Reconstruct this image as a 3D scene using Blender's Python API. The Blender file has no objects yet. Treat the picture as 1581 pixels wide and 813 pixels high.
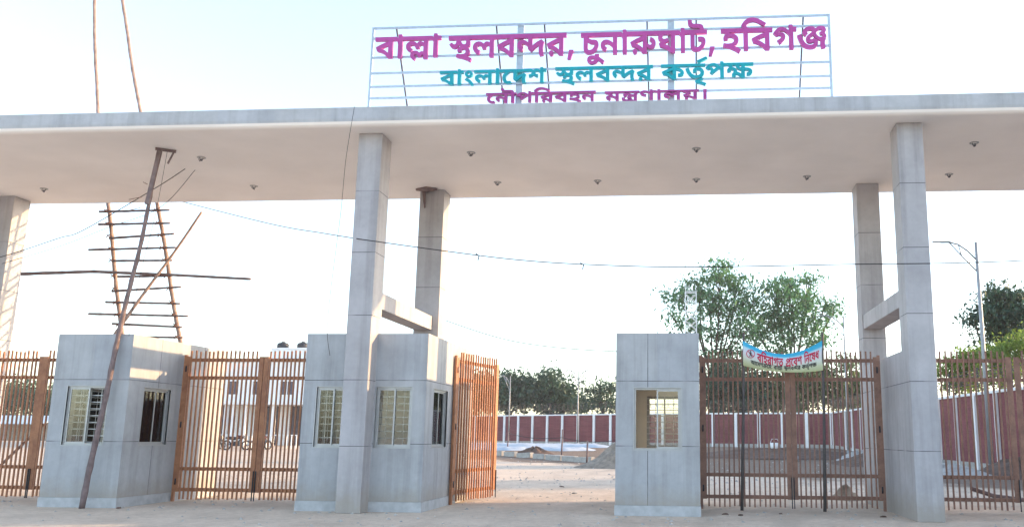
import bpy, bmesh, math, random
from mathutils import Vector, Matrix, Euler
random.seed(7)
R = math.radians
scn = bpy.context.scene
col = scn.collection

# ------------------------------------------------------------------ camera
EYE = 1.55
YAW, PITCH, ROLL = 0.07999912, 0.18503214, -0.00777365
FPX, PCX, PCY = 1349.884, 953.768, 420.599          # focal length and principal point, photo pixels (1581 x 813)
cyw, syw = math.cos(YAW), math.sin(YAW)
cpt, spt = math.cos(PITCH), math.sin(PITCH)
crl, srl = math.cos(ROLL), math.sin(ROLL)
right0 = Vector((cyw, syw, 0)); fwd0 = Vector((-syw, cyw, 0))
fwd = fwd0 * cpt + Vector((0, 0, 1)) * spt
up0 = -fwd0 * spt + Vector((0, 0, 1)) * cpt
cx_ = right0 * crl - up0 * srl
cy_ = right0 * srl + up0 * crl
cam = bpy.data.cameras.new('camera')
cam_o = bpy.data.objects.new('camera', cam); col.objects.link(cam_o)
m = Matrix((( cx_.x, cy_.x, -fwd.x, 0), (cx_.y, cy_.y, -fwd.y, 0), (cx_.z, cy_.z, -fwd.z, EYE), (0, 0, 0, 1)))
cam_o.matrix_world = m
cam.sensor_width = 36; cam.sensor_fit = 'HORIZONTAL'
cam.lens = FPX / 1581 * 36
cam.shift_x = (790.5 - PCX) / 1581
cam.shift_y = (PCY - 406.5) / 1581
cam.clip_end = 3000
scn.camera = cam_o

# ------------------------------------------------------------------ light
SUN_EL, SUN_AZ = 12.8, 17.5                        # azimuth measured from +X towards +Y
world = bpy.data.worlds.new('World'); scn.world = world; world.use_nodes = True
wn = world.node_tree.nodes; wl = world.node_tree.links
bg = wn['Background']
sky = wn.new('ShaderNodeTexSky'); sky.sky_type = 'NISHITA'; sky.sun_disc = False
sky.sun_elevation = R(SUN_EL); sky.sun_rotation = R(90 - SUN_AZ)
sky.air_density = 1.0; sky.dust_density = 1.2; sky.ozone_density = 1.6; sky.altitude = 10
hs = wn.new('ShaderNodeHueSaturation'); hs.inputs['Saturation'].default_value = .80        # hazy dry-season air
wl.new(sky.outputs[0], hs.inputs['Color']); wl.new(hs.outputs[0], bg.inputs[0]); bg.inputs[1].default_value = 0.15
sun = bpy.data.lights.new('sun', 'SUN'); sun.energy = 2.1; sun.angle = R(0.6); sun.color = (1.0, 0.63, 0.31)
sun_o = bpy.data.objects.new('sun', sun); col.objects.link(sun_o)
sd = Vector((math.cos(R(SUN_AZ)) * math.cos(R(SUN_EL)), math.sin(R(SUN_AZ)) * math.cos(R(SUN_EL)), math.sin(R(SUN_EL))))
sun_o.rotation_euler = (-sd).to_track_quat('-Z', 'Y').to_euler()
scn.view_settings.view_transform = 'Standard'; scn.view_settings.look = 'None'
scn.view_settings.gamma = 1; scn.view_settings.use_curve_mapping = False
scn.view_settings.exposure = 2.2

# ------------------------------------------------------------------ helpers
def tag(o, label=None, cat=None, group=None, kind=None):
    if label: o['label'] = label
    if cat: o['category'] = cat
    if group: o['group'] = group
    if kind: o['kind'] = kind
    return o

def empty(name, loc=(0, 0, 0), rz=0.0):
    o = bpy.data.objects.new(name, None); col.objects.link(o)
    o.location = loc; o.rotation_euler = (0, 0, rz); o.empty_display_size = 0.2
    return o

def copy_tree(o, parent=None):
    c = o.copy(); col.objects.link(c)
    if parent is not None: c.parent = parent
    for ch in list(o.children): copy_tree(ch, c)
    return c

class MB:
    """collects shapes; build() links them as ONE mesh object. Vertices are given in world
    coordinates unless local=True."""
    def __init__(s): s.v = []; s.f = []; s.sm = []
    def add(s, vs, fs, smooth=False):
        b = len(s.v); s.v += [tuple(q) for q in vs]
        for f in fs: s.f.append(tuple(b + i for i in f)); s.sm.append(smooth)
    def box(s, x0, x1, y0, y1, z0, z1):
        s.add([(x0,y0,z0),(x1,y0,z0),(x1,y1,z0),(x0,y1,z0),(x0,y0,z1),(x1,y0,z1),(x1,y1,z1),(x0,y1,z1)],
              [(0,3,2,1),(4,5,6,7),(0,1,5,4),(1,2,6,5),(2,3,7,6),(3,0,4,7)])
    def bar(s, a, b, w, h=None, up=(0, 0, 1)):
        """rectangular bar from a to b"""
        h = h or w; a = Vector(a); b = Vector(b); d = (b - a).normalized()
        u = Vector(up)
        if abs(d.dot(u)) > .98: u = Vector((0, 1, 0))
        x = d.cross(u).normalized() * (w / 2); y = x.cross(d).normalized() * (h / 2)
        vs = [a-x-y, a+x-y, a+x+y, a-x+y, b-x-y, b+x-y, b+x+y, b-x+y]
        s.add(vs, [(0,3,2,1),(4,5,6,7),(0,1,5,4),(1,2,6,5),(2,3,7,6),(3,0,4,7)])
    def tube(s, pts, r, n=8, caps=True):
        pts = [Vector(p) for p in pts]
        rr = r if isinstance(r, (list, tuple)) else [r] * len(pts)
        rings = []; prev = None
        for i, p in enumerate(pts):
            d = (pts[min(i+1, len(pts)-1)] - pts[max(i-1, 0)]).normalized()
            if prev is None:
                u = Vector((0, 0, 1)) if abs(d.z) < .9 else Vector((1, 0, 0))
                x = d.cross(u).normalized()
            else: x = (prev - d * prev.dot(d)).normalized()
            prev = x; y = d.cross(x)
            rings.append([p + (x * math.cos(2*math.pi*k/n) + y * math.sin(2*math.pi*k/n)) * rr[i] for k in range(n)])
        vs = [q for ring in rings for q in ring]; fs = []
        for i in range(len(pts) - 1):
            for k in range(n):
                a = i*n + k; b = i*n + (k+1) % n
                fs.append((a, b, b+n, a+n))
        b0 = len(s.v); s.add(vs, fs, True)
        if caps:
            s.f.append(tuple(b0 + k for k in reversed(range(n)))); s.sm.append(False)
            s.f.append(tuple(b0 + (len(pts)-1)*n + k for k in range(n))); s.sm.append(False)
    def quad(s, a, b, c, d): s.add([a, b, c, d], [(0, 1, 2, 3)])
    def build(s, name, mat, parent=None, local=False, bevel=0.0):
        me = bpy.data.meshes.new(name)
        off = Vector((0, 0, 0))
        if parent is not None and not local:
            p = parent
            while p is not None: off += Vector(p.location); p = p.parent
        me.from_pydata([tuple(Vector(v) - off) for v in s.v], [], s.f)
        me.polygons.foreach_set('use_smooth', s.sm)
        if mat: me.materials.append(mat)
        me.update()
        o = bpy.data.objects.new(name, me); col.objects.link(o)
        if parent is not None: o.parent = parent
        if bevel:
            md = o.modifiers.new('bevel', 'BEVEL'); md.width = bevel; md.segments = 2; md.limit_method = 'ANGLE'
        return o

# ------------------------------------------------------------------ materials
def nodes(mat): return mat.node_tree.nodes, mat.node_tree.links
def new_mat(name, rough=.7, metal=0.0, spec=.3):
    mt = bpy.data.materials.new(name); mt.use_nodes = True
    b = mt.node_tree.nodes['Principled BSDF']
    b.inputs['Roughness'].default_value = rough; b.inputs['Metallic'].default_value = metal
    b.inputs['Specular IOR Level'].default_value = spec
    return mt, b
def noise(mt, scale, detail=4, rough=.55, coord='Object', stretch=None, dist=0.0):
    n, l = nodes(mt)
    tc = n.new('ShaderNodeTexCoord'); t = n.new('ShaderNodeTexNoise')
    t.inputs['Scale'].default_value = scale; t.inputs['Detail'].default_value = detail
    t.inputs['Roughness'].default_value = rough; t.inputs['Distortion'].default_value = dist
    if stretch:
        mp = n.new('ShaderNodeMapping'); mp.inputs['Scale'].default_value = stretch
        l.new(tc.outputs[coord], mp.inputs[0]); l.new(mp.outputs[0], t.inputs['Vector'])
    else: l.new(tc.outputs[coord], t.inputs['Vector'])
    return t.outputs['Fac']
def ramp(mt, fac, stops):
    n, l = nodes(mt); r = n.new('ShaderNodeValToRGB'); cr = r.color_ramp
    while len(cr.elements) < len(stops): cr.elements.new(.5)
    for e, (p, c) in zip(cr.elements, stops): e.position = p; e.color = (*c, 1)
    l.new(fac, r.inputs[0]); return r.outputs[0]
def mixc(mt, fac, a, b, mode='MIX'):
    n, l = nodes(mt); x = n.new('ShaderNodeMix'); x.data_type = 'RGBA'; x.blend_type = mode
    if isinstance(fac, (int, float)): x.inputs[0].default_value = fac
    else: l.new(fac, x.inputs[0])
    for i, v in ((6, a), (7, b)):
        if isinstance(v, tuple): x.inputs[i].default_value = (*v, 1)
        else: l.new(v, x.inputs[i])
    return x.outputs[2]
def math_(mt, op, a, b=None, c=None):
    n, l = nodes(mt); x = n.new('ShaderNodeMath'); x.operation = op
    for i, v in enumerate((a, b, c)):
        if v is None: continue
        if isinstance(v, (int, float)): x.inputs[i].default_value = v
        else: l.new(v, x.inputs[i])
    return x.outputs[0]
def bump(mt, b, height, strength=.3, dist=.01):
    n, l = nodes(mt); x = n.new('ShaderNodeBump'); x.inputs['Strength'].default_value = strength
    x.inputs['Distance'].default_value = dist
    l.new(height, x.inputs['Height']); l.new(x.outputs[0], b.inputs['Normal'])
def simple(name, c, rough=.7, metal=0.0, var=.12, scale=6.0, bumpy=0.0, spec=.3):
    mt, b = new_mat(name, rough, metal, spec); n, l = nodes(mt)
    f = noise(mt, scale)
    lo = tuple(x * (1 - var) for x in c); hi = tuple(min(1, x * (1 + var)) for x in c)
    l.new(ramp(mt, f, [(.3, lo), (.7, hi)]), b.inputs['Base Color'])
    if bumpy: bump(mt, b, f, bumpy, .01)
    return mt

def cladding(name, base, zs=(), xs=(), ys=(), zmod=None, w=.007):
    """matt cement panels: mottled trowel marks, rain streaks, dark shadow-gap joints"""
    mt, b = new_mat(name, .62, 0, .25); n, l = nodes(mt)
    f1 = noise(mt, 1.1, 6, .6); f2 = noise(mt, 9, 5, .65); f3 = noise(mt, 2.2, 4, .6, stretch=(2.2, 2.2, .12))
    c = ramp(mt, f1, [(.28, tuple(x*.82 for x in base)), (.72, tuple(min(.95, x*1.08) for x in base))])
    g = ramp(mt, f2, [(.3, (.91, .91, .92)), (.7, (1, 1, 1))])
    c = mixc(mt, 1.0, c, g, 'MULTIPLY')
    s = ramp(mt, f3, [(.30, (.76, .75, .74)), (.52, (1, 1, 1))])
    c = mixc(mt, .8, c, s, 'MULTIPLY')
    tc = n.new('ShaderNodeTexCoord'); sp = n.new('ShaderNodeSeparateXYZ'); l.new(tc.outputs['Object'], sp.inputs[0])
    mask = None
    def addm(sock, v):
        nonlocal mask
        q = math_(mt, 'COMPARE', sock, v, w)
        mask = q if mask is None else math_(mt, 'MAXIMUM', mask, q)
    if zmod:
        zz = math_(mt, 'MODULO', sp.outputs[2], zmod); addm(zz, zmod - .02)
    for z in zs: addm(sp.outputs[2], z)
    for x in xs: addm(sp.outputs[0], x)
    for y in ys: addm(sp.outputs[1], y)
    if mask is not None:
        # joints lose their sealant here and there
        br = ramp(mt, noise(mt, 1.7, 2), [(.34, (.35, .35, .35)), (.5, (1, 1, 1))])
        fac = math_(mt, 'MULTIPLY', mask, br)
        c = mixc(mt, fac, c, (.10, .10, .11))
    # mud splash deepened to paint contact shade near the ground, and per-panel tone
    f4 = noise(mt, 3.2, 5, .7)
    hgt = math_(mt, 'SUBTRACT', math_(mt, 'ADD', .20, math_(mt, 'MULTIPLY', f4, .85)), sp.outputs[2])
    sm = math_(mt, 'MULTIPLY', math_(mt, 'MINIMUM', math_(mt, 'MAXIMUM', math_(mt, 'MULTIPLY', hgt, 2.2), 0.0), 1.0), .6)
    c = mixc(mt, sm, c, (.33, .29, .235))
    rowid = math_(mt, 'FLOOR', math_(mt, 'DIVIDE', sp.outputs[2], 1.337))
    wn_ = n.new('ShaderNodeTexWhiteNoise'); wn_.noise_dimensions = '2D'; cbx = n.new('ShaderNodeCombineXYZ')
    l.new(rowid, cbx.inputs[0]); l.new(math_(mt, 'FLOOR', math_(mt, 'MULTIPLY', sp.outputs[0], .8)), cbx.inputs[1]); l.new(cbx.outputs[0], wn_.inputs['Vector'])
    c = mixc(mt, 1.0, c, ramp(mt, wn_.outputs['Value'], [(0, (.93, .935, .95)), (1, (1, .99, .975))]), 'MULTIPLY')
    l.new(c, b.inputs['Base Color'])
    bump(mt, b, math_(mt, 'ADD', f2, math_(mt, 'MULTIPLY', f1, .6)), .10, .02)
    return mt

M = {}
PANEL = (.425, .44, .465)
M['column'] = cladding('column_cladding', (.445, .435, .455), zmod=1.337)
M['soffit'] = simple('canopy_render', (.88, .84, .81), .75, var=.06, scale=.55)
M['plinth'] = simple('plinth_cement', (.43, .44, .455), .75, var=.16, scale=5, bumpy=.2)
M['lining'] = simple('cream_paint', (.80, .785, .72), .7, var=.05, scale=2)
M['alu'] = simple('aluminium', (.40, .41, .42), .42, .5, .08, 8)
M['white_steel'] = simple('white_painted_steel', (.72, .74, .76), .45, 0, .06, 12)
M['sign_steel'] = simple('pale_blue_painted_steel', (.36, .46, .56), .45, 0, .12, 9)
M['strut'] = simple('shaded_galvanised', (.12, .12, .14), .5, .4, .2, 9)  # struts' shade is put into this dark colour; lamp holders share it
M['magenta'] = simple('magenta_acrylic', (.38, .055, .27), .35, 0, .10, 3)
M['purple'] = simple('purple_acrylic', (.27, .035, .20), .35, 0, .10, 3)
M['teal'] = simple('teal_acrylic', (.0, .27, .33), .35, 0, .10, 3)
M['white'] = simple('white_paint', (.80, .80, .80), .6, 0, .05, 2)
M['bamboo'] = simple('dry_bamboo', (.27, .195, .175), .7, 0, .28, 7, .3)
M['bamboo_d'] = simple('weathered_bamboo', (.175, .13, .13), .8, 0, .3, 7, .3)
M['black'] = simple('black_plastic', (.025, .027, .035), .5, 0, .2, 5)
M['rope'] = simple('jute_tie', (.16, .08, .06), .9, 0, .3, 20)
M['cable'] = simple('cable', (.03, .03, .035), .8)
M['galv'] = simple('galvanised_pole', (.30, .31, .32), .5, .3, .12, 3)
M['rust'] = simple('rusted_wire', (.10, .09, .09), .8)
M['dark_in'] = simple('dark_shutter', (.10, .09, .11), .6, 0, .2, 4)
M['lens'] = simple('lamp_lens', (.55, .55, .5), .3, 0, .05, 6)
M['concrete'] = simple('raw_concrete', (.38, .36, .335), .85, 0, .22, 5, .4)
M['mud'] = simple('dark_mud', (.12, .08, .062), .95, 0, .3, 3, .5)
M['sand'] = simple('sand_heap', (.27, .225, .18), .95, 0, .3, 4, .6)
M['tarp'] = simple('white_sheeting', (.42, .47, .53), .55, 0, .1, 2, .3)
M['bark'] = simple('bark', (.075, .055, .042), .9, 0, .3, 6, .5)

def gate_paint(name, base, rust):
    mt, b = new_mat(name, .55, 0, .35); n, l = nodes(mt)
    f = noise(mt, 2.5, 6, .65); f2 = noise(mt, 16, 3, .6)
    c = ramp(mt, f, [(.32, rust), (.62, base)])
    c = mixc(mt, 1.0, c, ramp(mt, f2, [(.3, (.8, .8, .8)), (.65, (1, 1, 1))]), 'MULTIPLY')
    l.new(c, b.inputs['Base Color']); bump(mt, b, f2, .15, .004); return mt
M['gate'] = gate_paint('oxide_primer_paint', (.43, .195, .10), (.27, .11, .06))
M['gate_shaded'] = gate_paint('shaded_oxide_primer_paint', (.30, .165, .12), (.19, .10, .075))  # same primer, dulled to carry the shade on the right gates

def brick_mat():
    mt, b = new_mat('red_brick', .85, 0, .2); n, l = nodes(mt)
    tc = n.new('ShaderNodeTexCoord'); sp = n.new('ShaderNodeSeparateXYZ'); l.new(tc.outputs['Object'], sp.inputs[0])
    cb = n.new('ShaderNodeCombineXYZ')
    l.new(math_(mt, 'ADD', sp.outputs[0], sp.outputs[1]), cb.inputs[0]); l.new(sp.outputs[2], cb.inputs[1])
    t = n.new('ShaderNodeTexBrick'); l.new(cb.outputs[0], t.inputs['Vector'])
    t.inputs['Scale'].default_value = 1; t.inputs['Brick Width'].default_value = .26; t.inputs['Row Height'].default_value = .08
    t.inputs['Mortar Size'].default_value = .006; t.inputs['Mortar Smooth'].default_value = .3
    t.inputs['Color1'].default_value = (.255, .085, .09, 1); t.inputs['Color2'].default_value = (.20, .06, .068, 1)
    t.inputs['Mortar'].default_value = (.25, .12, .11, 1)
    f = noise(mt, .7, 5); c = mixc(mt, 1.0, t.outputs[0], ramp(mt, f, [(.3, (.74, .72, .75)), (.7, (1, 1, 1))]), 'MULTIPLY')
    l.new(c, b.inputs['Base Color']); bump(mt, b, t.outputs['Fac'], -.25, .01)
    return mt
M['brick'] = brick_mat()

def leaf_mat(name, dark, light, trans=.3):
    mt, b = new_mat(name, .55, 0, .3); n, l = nodes(mt)
    f = noise(mt, .45, 3); g = noise(mt, 5.0, 2)
    f = math_(mt, 'ADD', math_(mt, 'MULTIPLY', f, .5), math_(mt, 'MULTIPLY', g, .5))
    c = ramp(mt, f, [(.36, dark), (.62, light)])
    l.new(c, b.inputs['Base Color'])
    tr = n.new('ShaderNodeBsdfTranslucent'); l.new(c, tr.inputs[0])
    mx = n.new('ShaderNodeMixShader'); mx.inputs[0].default_value = trans
    l.new(b.outputs[0], mx.inputs[1]); l.new(tr.outputs[0], mx.inputs[2])
    l.new(mx.outputs[0], n['Material Output'].inputs[0]); return mt
M['leaf'] = leaf_mat('leaves_mid', (.045, .125, .06), (.12, .28, .125), .4)
M['leaf_o'] = leaf_mat('leaves_olive', (.055, .085, .035), (.14, .19, .07), .35)
M['leaf_d'] = leaf_mat('leaves_dark', (.022, .055, .040), (.055, .115, .065), .25)
M['leaf_y'] = leaf_mat('leaves_yellow_green', (.08, .15, .025), (.26, .36, .07), .45)

def glass_mat():
    mt = bpy.data.materials.new('window_glass'); mt.use_nodes = True; n, l = nodes(mt)
    n.remove(n['Principled BSDF'])
    tr = n.new('ShaderNodeBsdfTransparent'); tr.inputs[0].default_value = (.92, .93, .92, 1)
    gl = n.new('ShaderNodeBsdfGlossy'); gl.inputs['Roughness'].default_value = .03
    fr = n.new('ShaderNodeFresnel'); fr.inputs[0].default_value = 1.5
    mx = n.new('ShaderNodeMixShader'); l.new(fr.outputs[0], mx.inputs[0])
    l.new(tr.outputs[0], mx.inputs[1]); l.new(gl.outputs[0], mx.inputs[2]); l.new(mx.outputs[0], n['Material Output'].inputs[0])
    return mt
M['glass'] = glass_mat()

# ------------------------------------------------------------------ ground
def gz(x, y):
    t = max(0.0, min(1.0, (y - 52) / 32.0)); t = t * t * (3 - 2 * t)
    return .62 * t
def ground_mat():
    mt, b = new_mat('dusty_earth', .95, 0, .15); n, l = nodes(mt)
    f0 = noise(mt, .09, 6, .6); f1 = noise(mt, .7, 6, .65); f2 = noise(mt, 7, 6, .7); f3 = noise(mt, 45, 3, .7)
    c = ramp(mt, f1, [(.3, (.56, .455, .36)), (.55, (.67, .555, .445)), (.75, (.73, .625, .51))])
    c = mixc(mt, 1.0, c, ramp(mt, f2, [(.32, (.78, .76, .74)), (.6, (1, 1, 1))]), 'MULTIPLY')
    c = mixc(mt, 1.0, c, ramp(mt, f3, [(.3, (.86, .86, .86)), (.6, (1, 1, 1))]), 'MULTIPLY')
    # tyre tracks sweeping in through the open gateway
    tr = n.new('ShaderNodeTexCoord'); st_ = n.new('ShaderNodeSeparateXYZ'); l.new(tr.outputs['Object'], st_.inputs[0])
    wob = math_(mt, 'ADD', st_.outputs[0], math_(mt, 'MULTIPLY', math_(mt, 'SUBTRACT', noise(mt, .10, 2), .5), 7.0))
    wv = math_(mt, 'ABSOLUTE', math_(mt, 'SINE', math_(mt, 'MULTIPLY', wob, 2.1)))
    tk = math_(mt, 'MULTIPLY', math_(mt, 'MAXIMUM', math_(mt, 'MULTIPLY', math_(mt, 'SUBTRACT', wv, .86), 7.0), 0.0), ramp(mt, f0, [(.4, (.2, .2, .2)), (.6, (1, 1, 1))]))
    c = mixc(mt, math_(mt, 'MULTIPLY', tk, .38), c, (.36, .30, .235))
    # darker turned earth far inside the yard
    tc = n.new('ShaderNodeTexCoord'); sp = n.new('ShaderNodeSeparateXYZ'); l.new(tc.outputs['Object'], sp.inputs[0])
    yy = math_(mt, 'ADD', sp.outputs[1], math_(mt, 'MULTIPLY', math_(mt, 'SUBTRACT', f0, .5), 26))
    yy = math_(mt, 'ADD', yy, math_(mt, 'MULTIPLY', math_(mt, 'SUBTRACT', f1, .5), 8))
    xx = math_(mt, 'ADD', math_(mt, 'MULTIPLY', sp.outputs[0], 1.2), yy)     # diagonal edge of the paved yard
    k = math_(mt, 'SMOOTH_MIN', math_(mt, 'MULTIPLY', math_(mt, 'SUBTRACT', xx, 39.0), .35), 1.0, .1)
    k = math_(mt, 'MAXIMUM', k, 0.0)
    mud = ramp(mt, f2, [(.3, (.085, .055, .042)), (.7, (.19, .135, .10))])
    c = mixc(mt, math_(mt, 'MULTIPLY', k, .85), c, mud)
    l.new(c, b.inputs['Base Color'])
    bump(mt, b, math_(mt, 'ADD', math_(mt, 'MULTIPLY', f1, 1.2), math_(mt, 'ADD', math_(mt, 'MULTIPLY', f2, .6), math_(mt, 'MULTIPLY', f3, .2))), .5, .05)
    return mt
M['ground'] = ground_mat()
g = MB()
xsn = [-1500, -600, -250, -120] + [x for x in range(-90, 91, 3)] + [120, 250, 600, 1500]
ysn = [-400, -100, -30] + [y for y in range(-12, 121, 3)] + [160, 260, 600, 1800]
vs = []; fs = []
for j, y in enumerate(ysn):
    for i, x in enumerate(xsn):
        vs.append((x, y, gz(x, y)))
for j in range(len(ysn) - 1):
    for i in range(len(xsn) - 1):
        a = j * len(xsn) + i; fs.append((a, a+1, a+1+len(xsn), a+len(xsn)))
g.add(vs, fs, True)
tag(g.build('ground', M['ground']), kind='structure')

# ------------------------------------------------------------------ the gateway
CX2, CW, CT = -7.058, .52, .60
PITCHX = 11.40
YF, YB = 17.584, 22.0
ZS, ZT = 7.958, 8.36
YC0, YC1 = 17.08, 22.92
gate_way = empty('entrance_gateway', (0, 20, 0))
tag(gate_way, 'tall pale grey concrete gateway with a long flat canopy carried on pairs of columns', 'gateway')
b = MB(); 
# canopy with a softly rounded lower front edge
prof = [(YC0, ZT), (YC0, ZS+.15), (YC0+.012, ZS+.093), (YC0+.044, ZS+.044), (YC0+.093, ZS+.012), (YC0+.15, ZS), (YC1-.04, ZS), (YC1, ZS+.04), (YC1, ZT)]
X0, X1 = -31.0, 34.0
n = len(prof)
b.add([(X0, y, z) for y, z in prof] + [(X1, y, z) for y, z in prof],
      [tuple(reversed(range(n))), tuple(range(n, 2*n))] + [(i, (i+1) % n, n + (i+1) % n, n + i) for i in range(n)])
canopy = b.build('canopy_slab', M['soffit'], gate_way)
M['fascia'] = cladding('fascia_cladding_skylit', (.46, .48, .51), w=.005)  # bluish skylight on the slab edge is put into this colour
canopy.data.materials.append(M['fascia'])
for p in canopy.data.polygons:
    if abs(p.normal.y) > .9: p.material_index = 1
for k, x in ((-2, -30.6), (-1, -19.17), (0, CX2), (1, CX2 + PITCHX), (2, CX2 + 2*PITCHX), (3, CX2 + 3*PITCHX)):
    for yy in (YF, YB):
        xw = CW if yy == YF else (.66 if k <= 0 else .565)
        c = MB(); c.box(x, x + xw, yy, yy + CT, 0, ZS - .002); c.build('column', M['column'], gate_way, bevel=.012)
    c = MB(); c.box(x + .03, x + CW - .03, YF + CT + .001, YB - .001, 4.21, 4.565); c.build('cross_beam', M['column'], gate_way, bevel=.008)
    if k >= 1:  # unseen piers right of view are added to shade the forecourt
        c = MB(); c.box(x + .004, x + CW - .004, YF + CT + .002, YB - .002, 0, 3.30); c.build('added_pier_wall', M['column'], gate_way)
# recessed downlights, unfinished: rim plus lamp holder hanging from its wires
dl = [(-17.17,21.36),(-11.43,19.0),(-11.35,21.4),(-4.94,19.0),(-4.84,21.4),(.24,19.0),(-2.25,21.4),(.26,21.4),(3.01,21.3),(6.46,21.3),(6.33,18.95)]
for i, (x, y) in enumerate(dl):
    c = MB()
    for k in range(16):
        a0 = 2*math.pi*k/16; a1 = 2*math.pi*(k+1)/16
        p = lambda a, r, z: (x + r*math.cos(a), y + r*math.sin(a), z)
        c.add([p(a0,.065,ZS-.012), p(a1,.065,ZS-.012), p(a1,.10,ZS-.012), p(a0,.10,ZS-.012),
               p(a0,.065,ZS-.0005), p(a1,.065,ZS-.0005), p(a1,.10,ZS-.0005), p(a0,.10,ZS-.0005)],
              [(0,1,2,3),(3,2,6,7),(1,0,4,5)])
    rim = c.build('downlight', M['alu'], gate_way)
    c = MB(); rr = random.Random(i)
    c.tube([(x-.03, y, ZS), (x-.05, y-.02, ZS-.05), (x+.03*rr.uniform(-1,1), y, ZS-.08-.03*rr.random())], .008, 5)
    c.tube([(x+.02, y+.03, ZS), (x+.04, y+.01, ZS-.04), (x+.02, y, ZS-.08)], .007, 5)
    c.box(x-.022, x+.022, y-.02, y+.02, ZS-.085, ZS-.05)
    rim.location = (0, 0, 0); cc = c.build('lamp_holder', M['strut'], rim, local=False)

# ------------------------------------------------------------------ booths
WZ0, WZ1 = 1.29, 2.53
def wall_pieces(mb, axis, a0, a1, c0, c1, z0, z1, ops):
    """wall running along axis between a0 and a1, from c0 to c1 across, with openings (p0,p1,q0,q1)"""
    def bx(p0, p1, q0, q1):
        if p1 - p0 < 1e-4 or q1 - q0 < 1e-4: return
        if axis == 'x': mb.box(p0, p1, c0, c1, q0, q1)
        else: mb.box(c0, c1, p0, p1, q0, q1)
    ops = sorted(ops); cur = a0
    for p0, p1, q0, q1 in ops:
        bx(cur, p0, z0, z1); bx(p0, p1, z0, q0); bx(p0, p1, q1, z1); cur = p1
    bx(cur, a1, z0, z1)

def window(parent, axis, p0, p1, face, inward, grille=True, open_half=None):
    """sliding aluminium window in an opening; face = outer wall plane, inward = +1/-1 direction into the booth"""
    q0, q1 = WZ0, WZ1
    d0, d1 = sorted((face + inward*.035, face + inward*.095))
    def bx(mb, a, b_, lo, hi, e0=d0, e1=d1):
        if axis == 'x': mb.box(a, b_, e0, e1, lo, hi)
        else: mb.box(e0, e1, a, b_, lo, hi)
    w = .035; mid = (p0 + p1) / 2
    f = MB()
    bx(f, p0, p1, q0, q0 + w); bx(f, p0, p1, q1 - w, q1); bx(f, p0, p0 + w, q0 + w, q1 - w); bx(f, p1 - w, p1, q0 + w, q1 - w)
    # surround trim standing 6 mm proud of the cladding
    t0, t1 = sorted((face - inward*.004, face + inward*.03))
    tw = .016
    bx(f, p0 - tw, p1 + tw, q0 - tw, q0, t0, t1); bx(f, p0 - tw, p1 + tw, q1, q1 + tw, t0, t1)
    bx(f, p0 - tw, p0, q0, q1, t0, t1); bx(f, p1, p1 + tw, q0, q1, t0, t1)
    fr = f.build('window', M['alu'], parent)
    s = MB(); e0, e1 = sorted((face + inward*.05, face + inward*.08))
    sides = [(p0 + w, mid + .02), (mid - .02, p1 - w)]
    if open_half == 'left': sides = sides[1:]
    if open_half == 'right': sides = sides[:1]
    for k, (a, b_) in enumerate(sides):
        dd = inward * .012 * k; s0, s1 = e0 + dd, e1 + dd - inward*0.0
        s0, s1 = sorted((face + inward*(.045 + .022*k), face + inward*(.063 + .022*k)))
        bx(s, a, a + .03, q0 + w, q1 - w, s0, s1); bx(s, b_ - .03, b_, q0 + w, q1 - w, s0, s1)
        bx(s, a + .03, b_ - .03, q0 + w, q0 + w + .03, s0, s1); bx(s, a + .03, b_ - .03, q1 - w - .03, q1 - w, s0, s1)
    s.build('sash', M['alu'], fr)
    gl = MB()
    for k, (a, b_) in enumerate(sides):
        s0, s1 = sorted((face + inward*(.052 + .022*k), face + inward*(.056 + .022*k)))
        bx(gl, a + .03, b_ - .03, q0 + w + .03, q1 - w - .03, s0, s1)
    gl.build('pane', M['glass'], fr)
    if grille:
        gr = MB(); g0, g1 = sorted((face + inward*.115, face + inward*.127))
        nb = 9
        for k in range(nb):
            z = q0 + .05 + (q1 - q0 - .1) * k / (nb - 1); bx(gr, p0, p1, z - .009, z + .009, g0, g1)
        g2, g3 = sorted((face + inward*.1275, face + inward*.137))
        for k in range(1, 4):
            a = p0 + (p1 - p0) * k / 4; bx(gr, a - .006, a + .006, q0, q1, g2, g3)
        gr.build('grille', M['alu'] if axis == 'x' and inward == 1 else M['white_steel'], fr)

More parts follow.
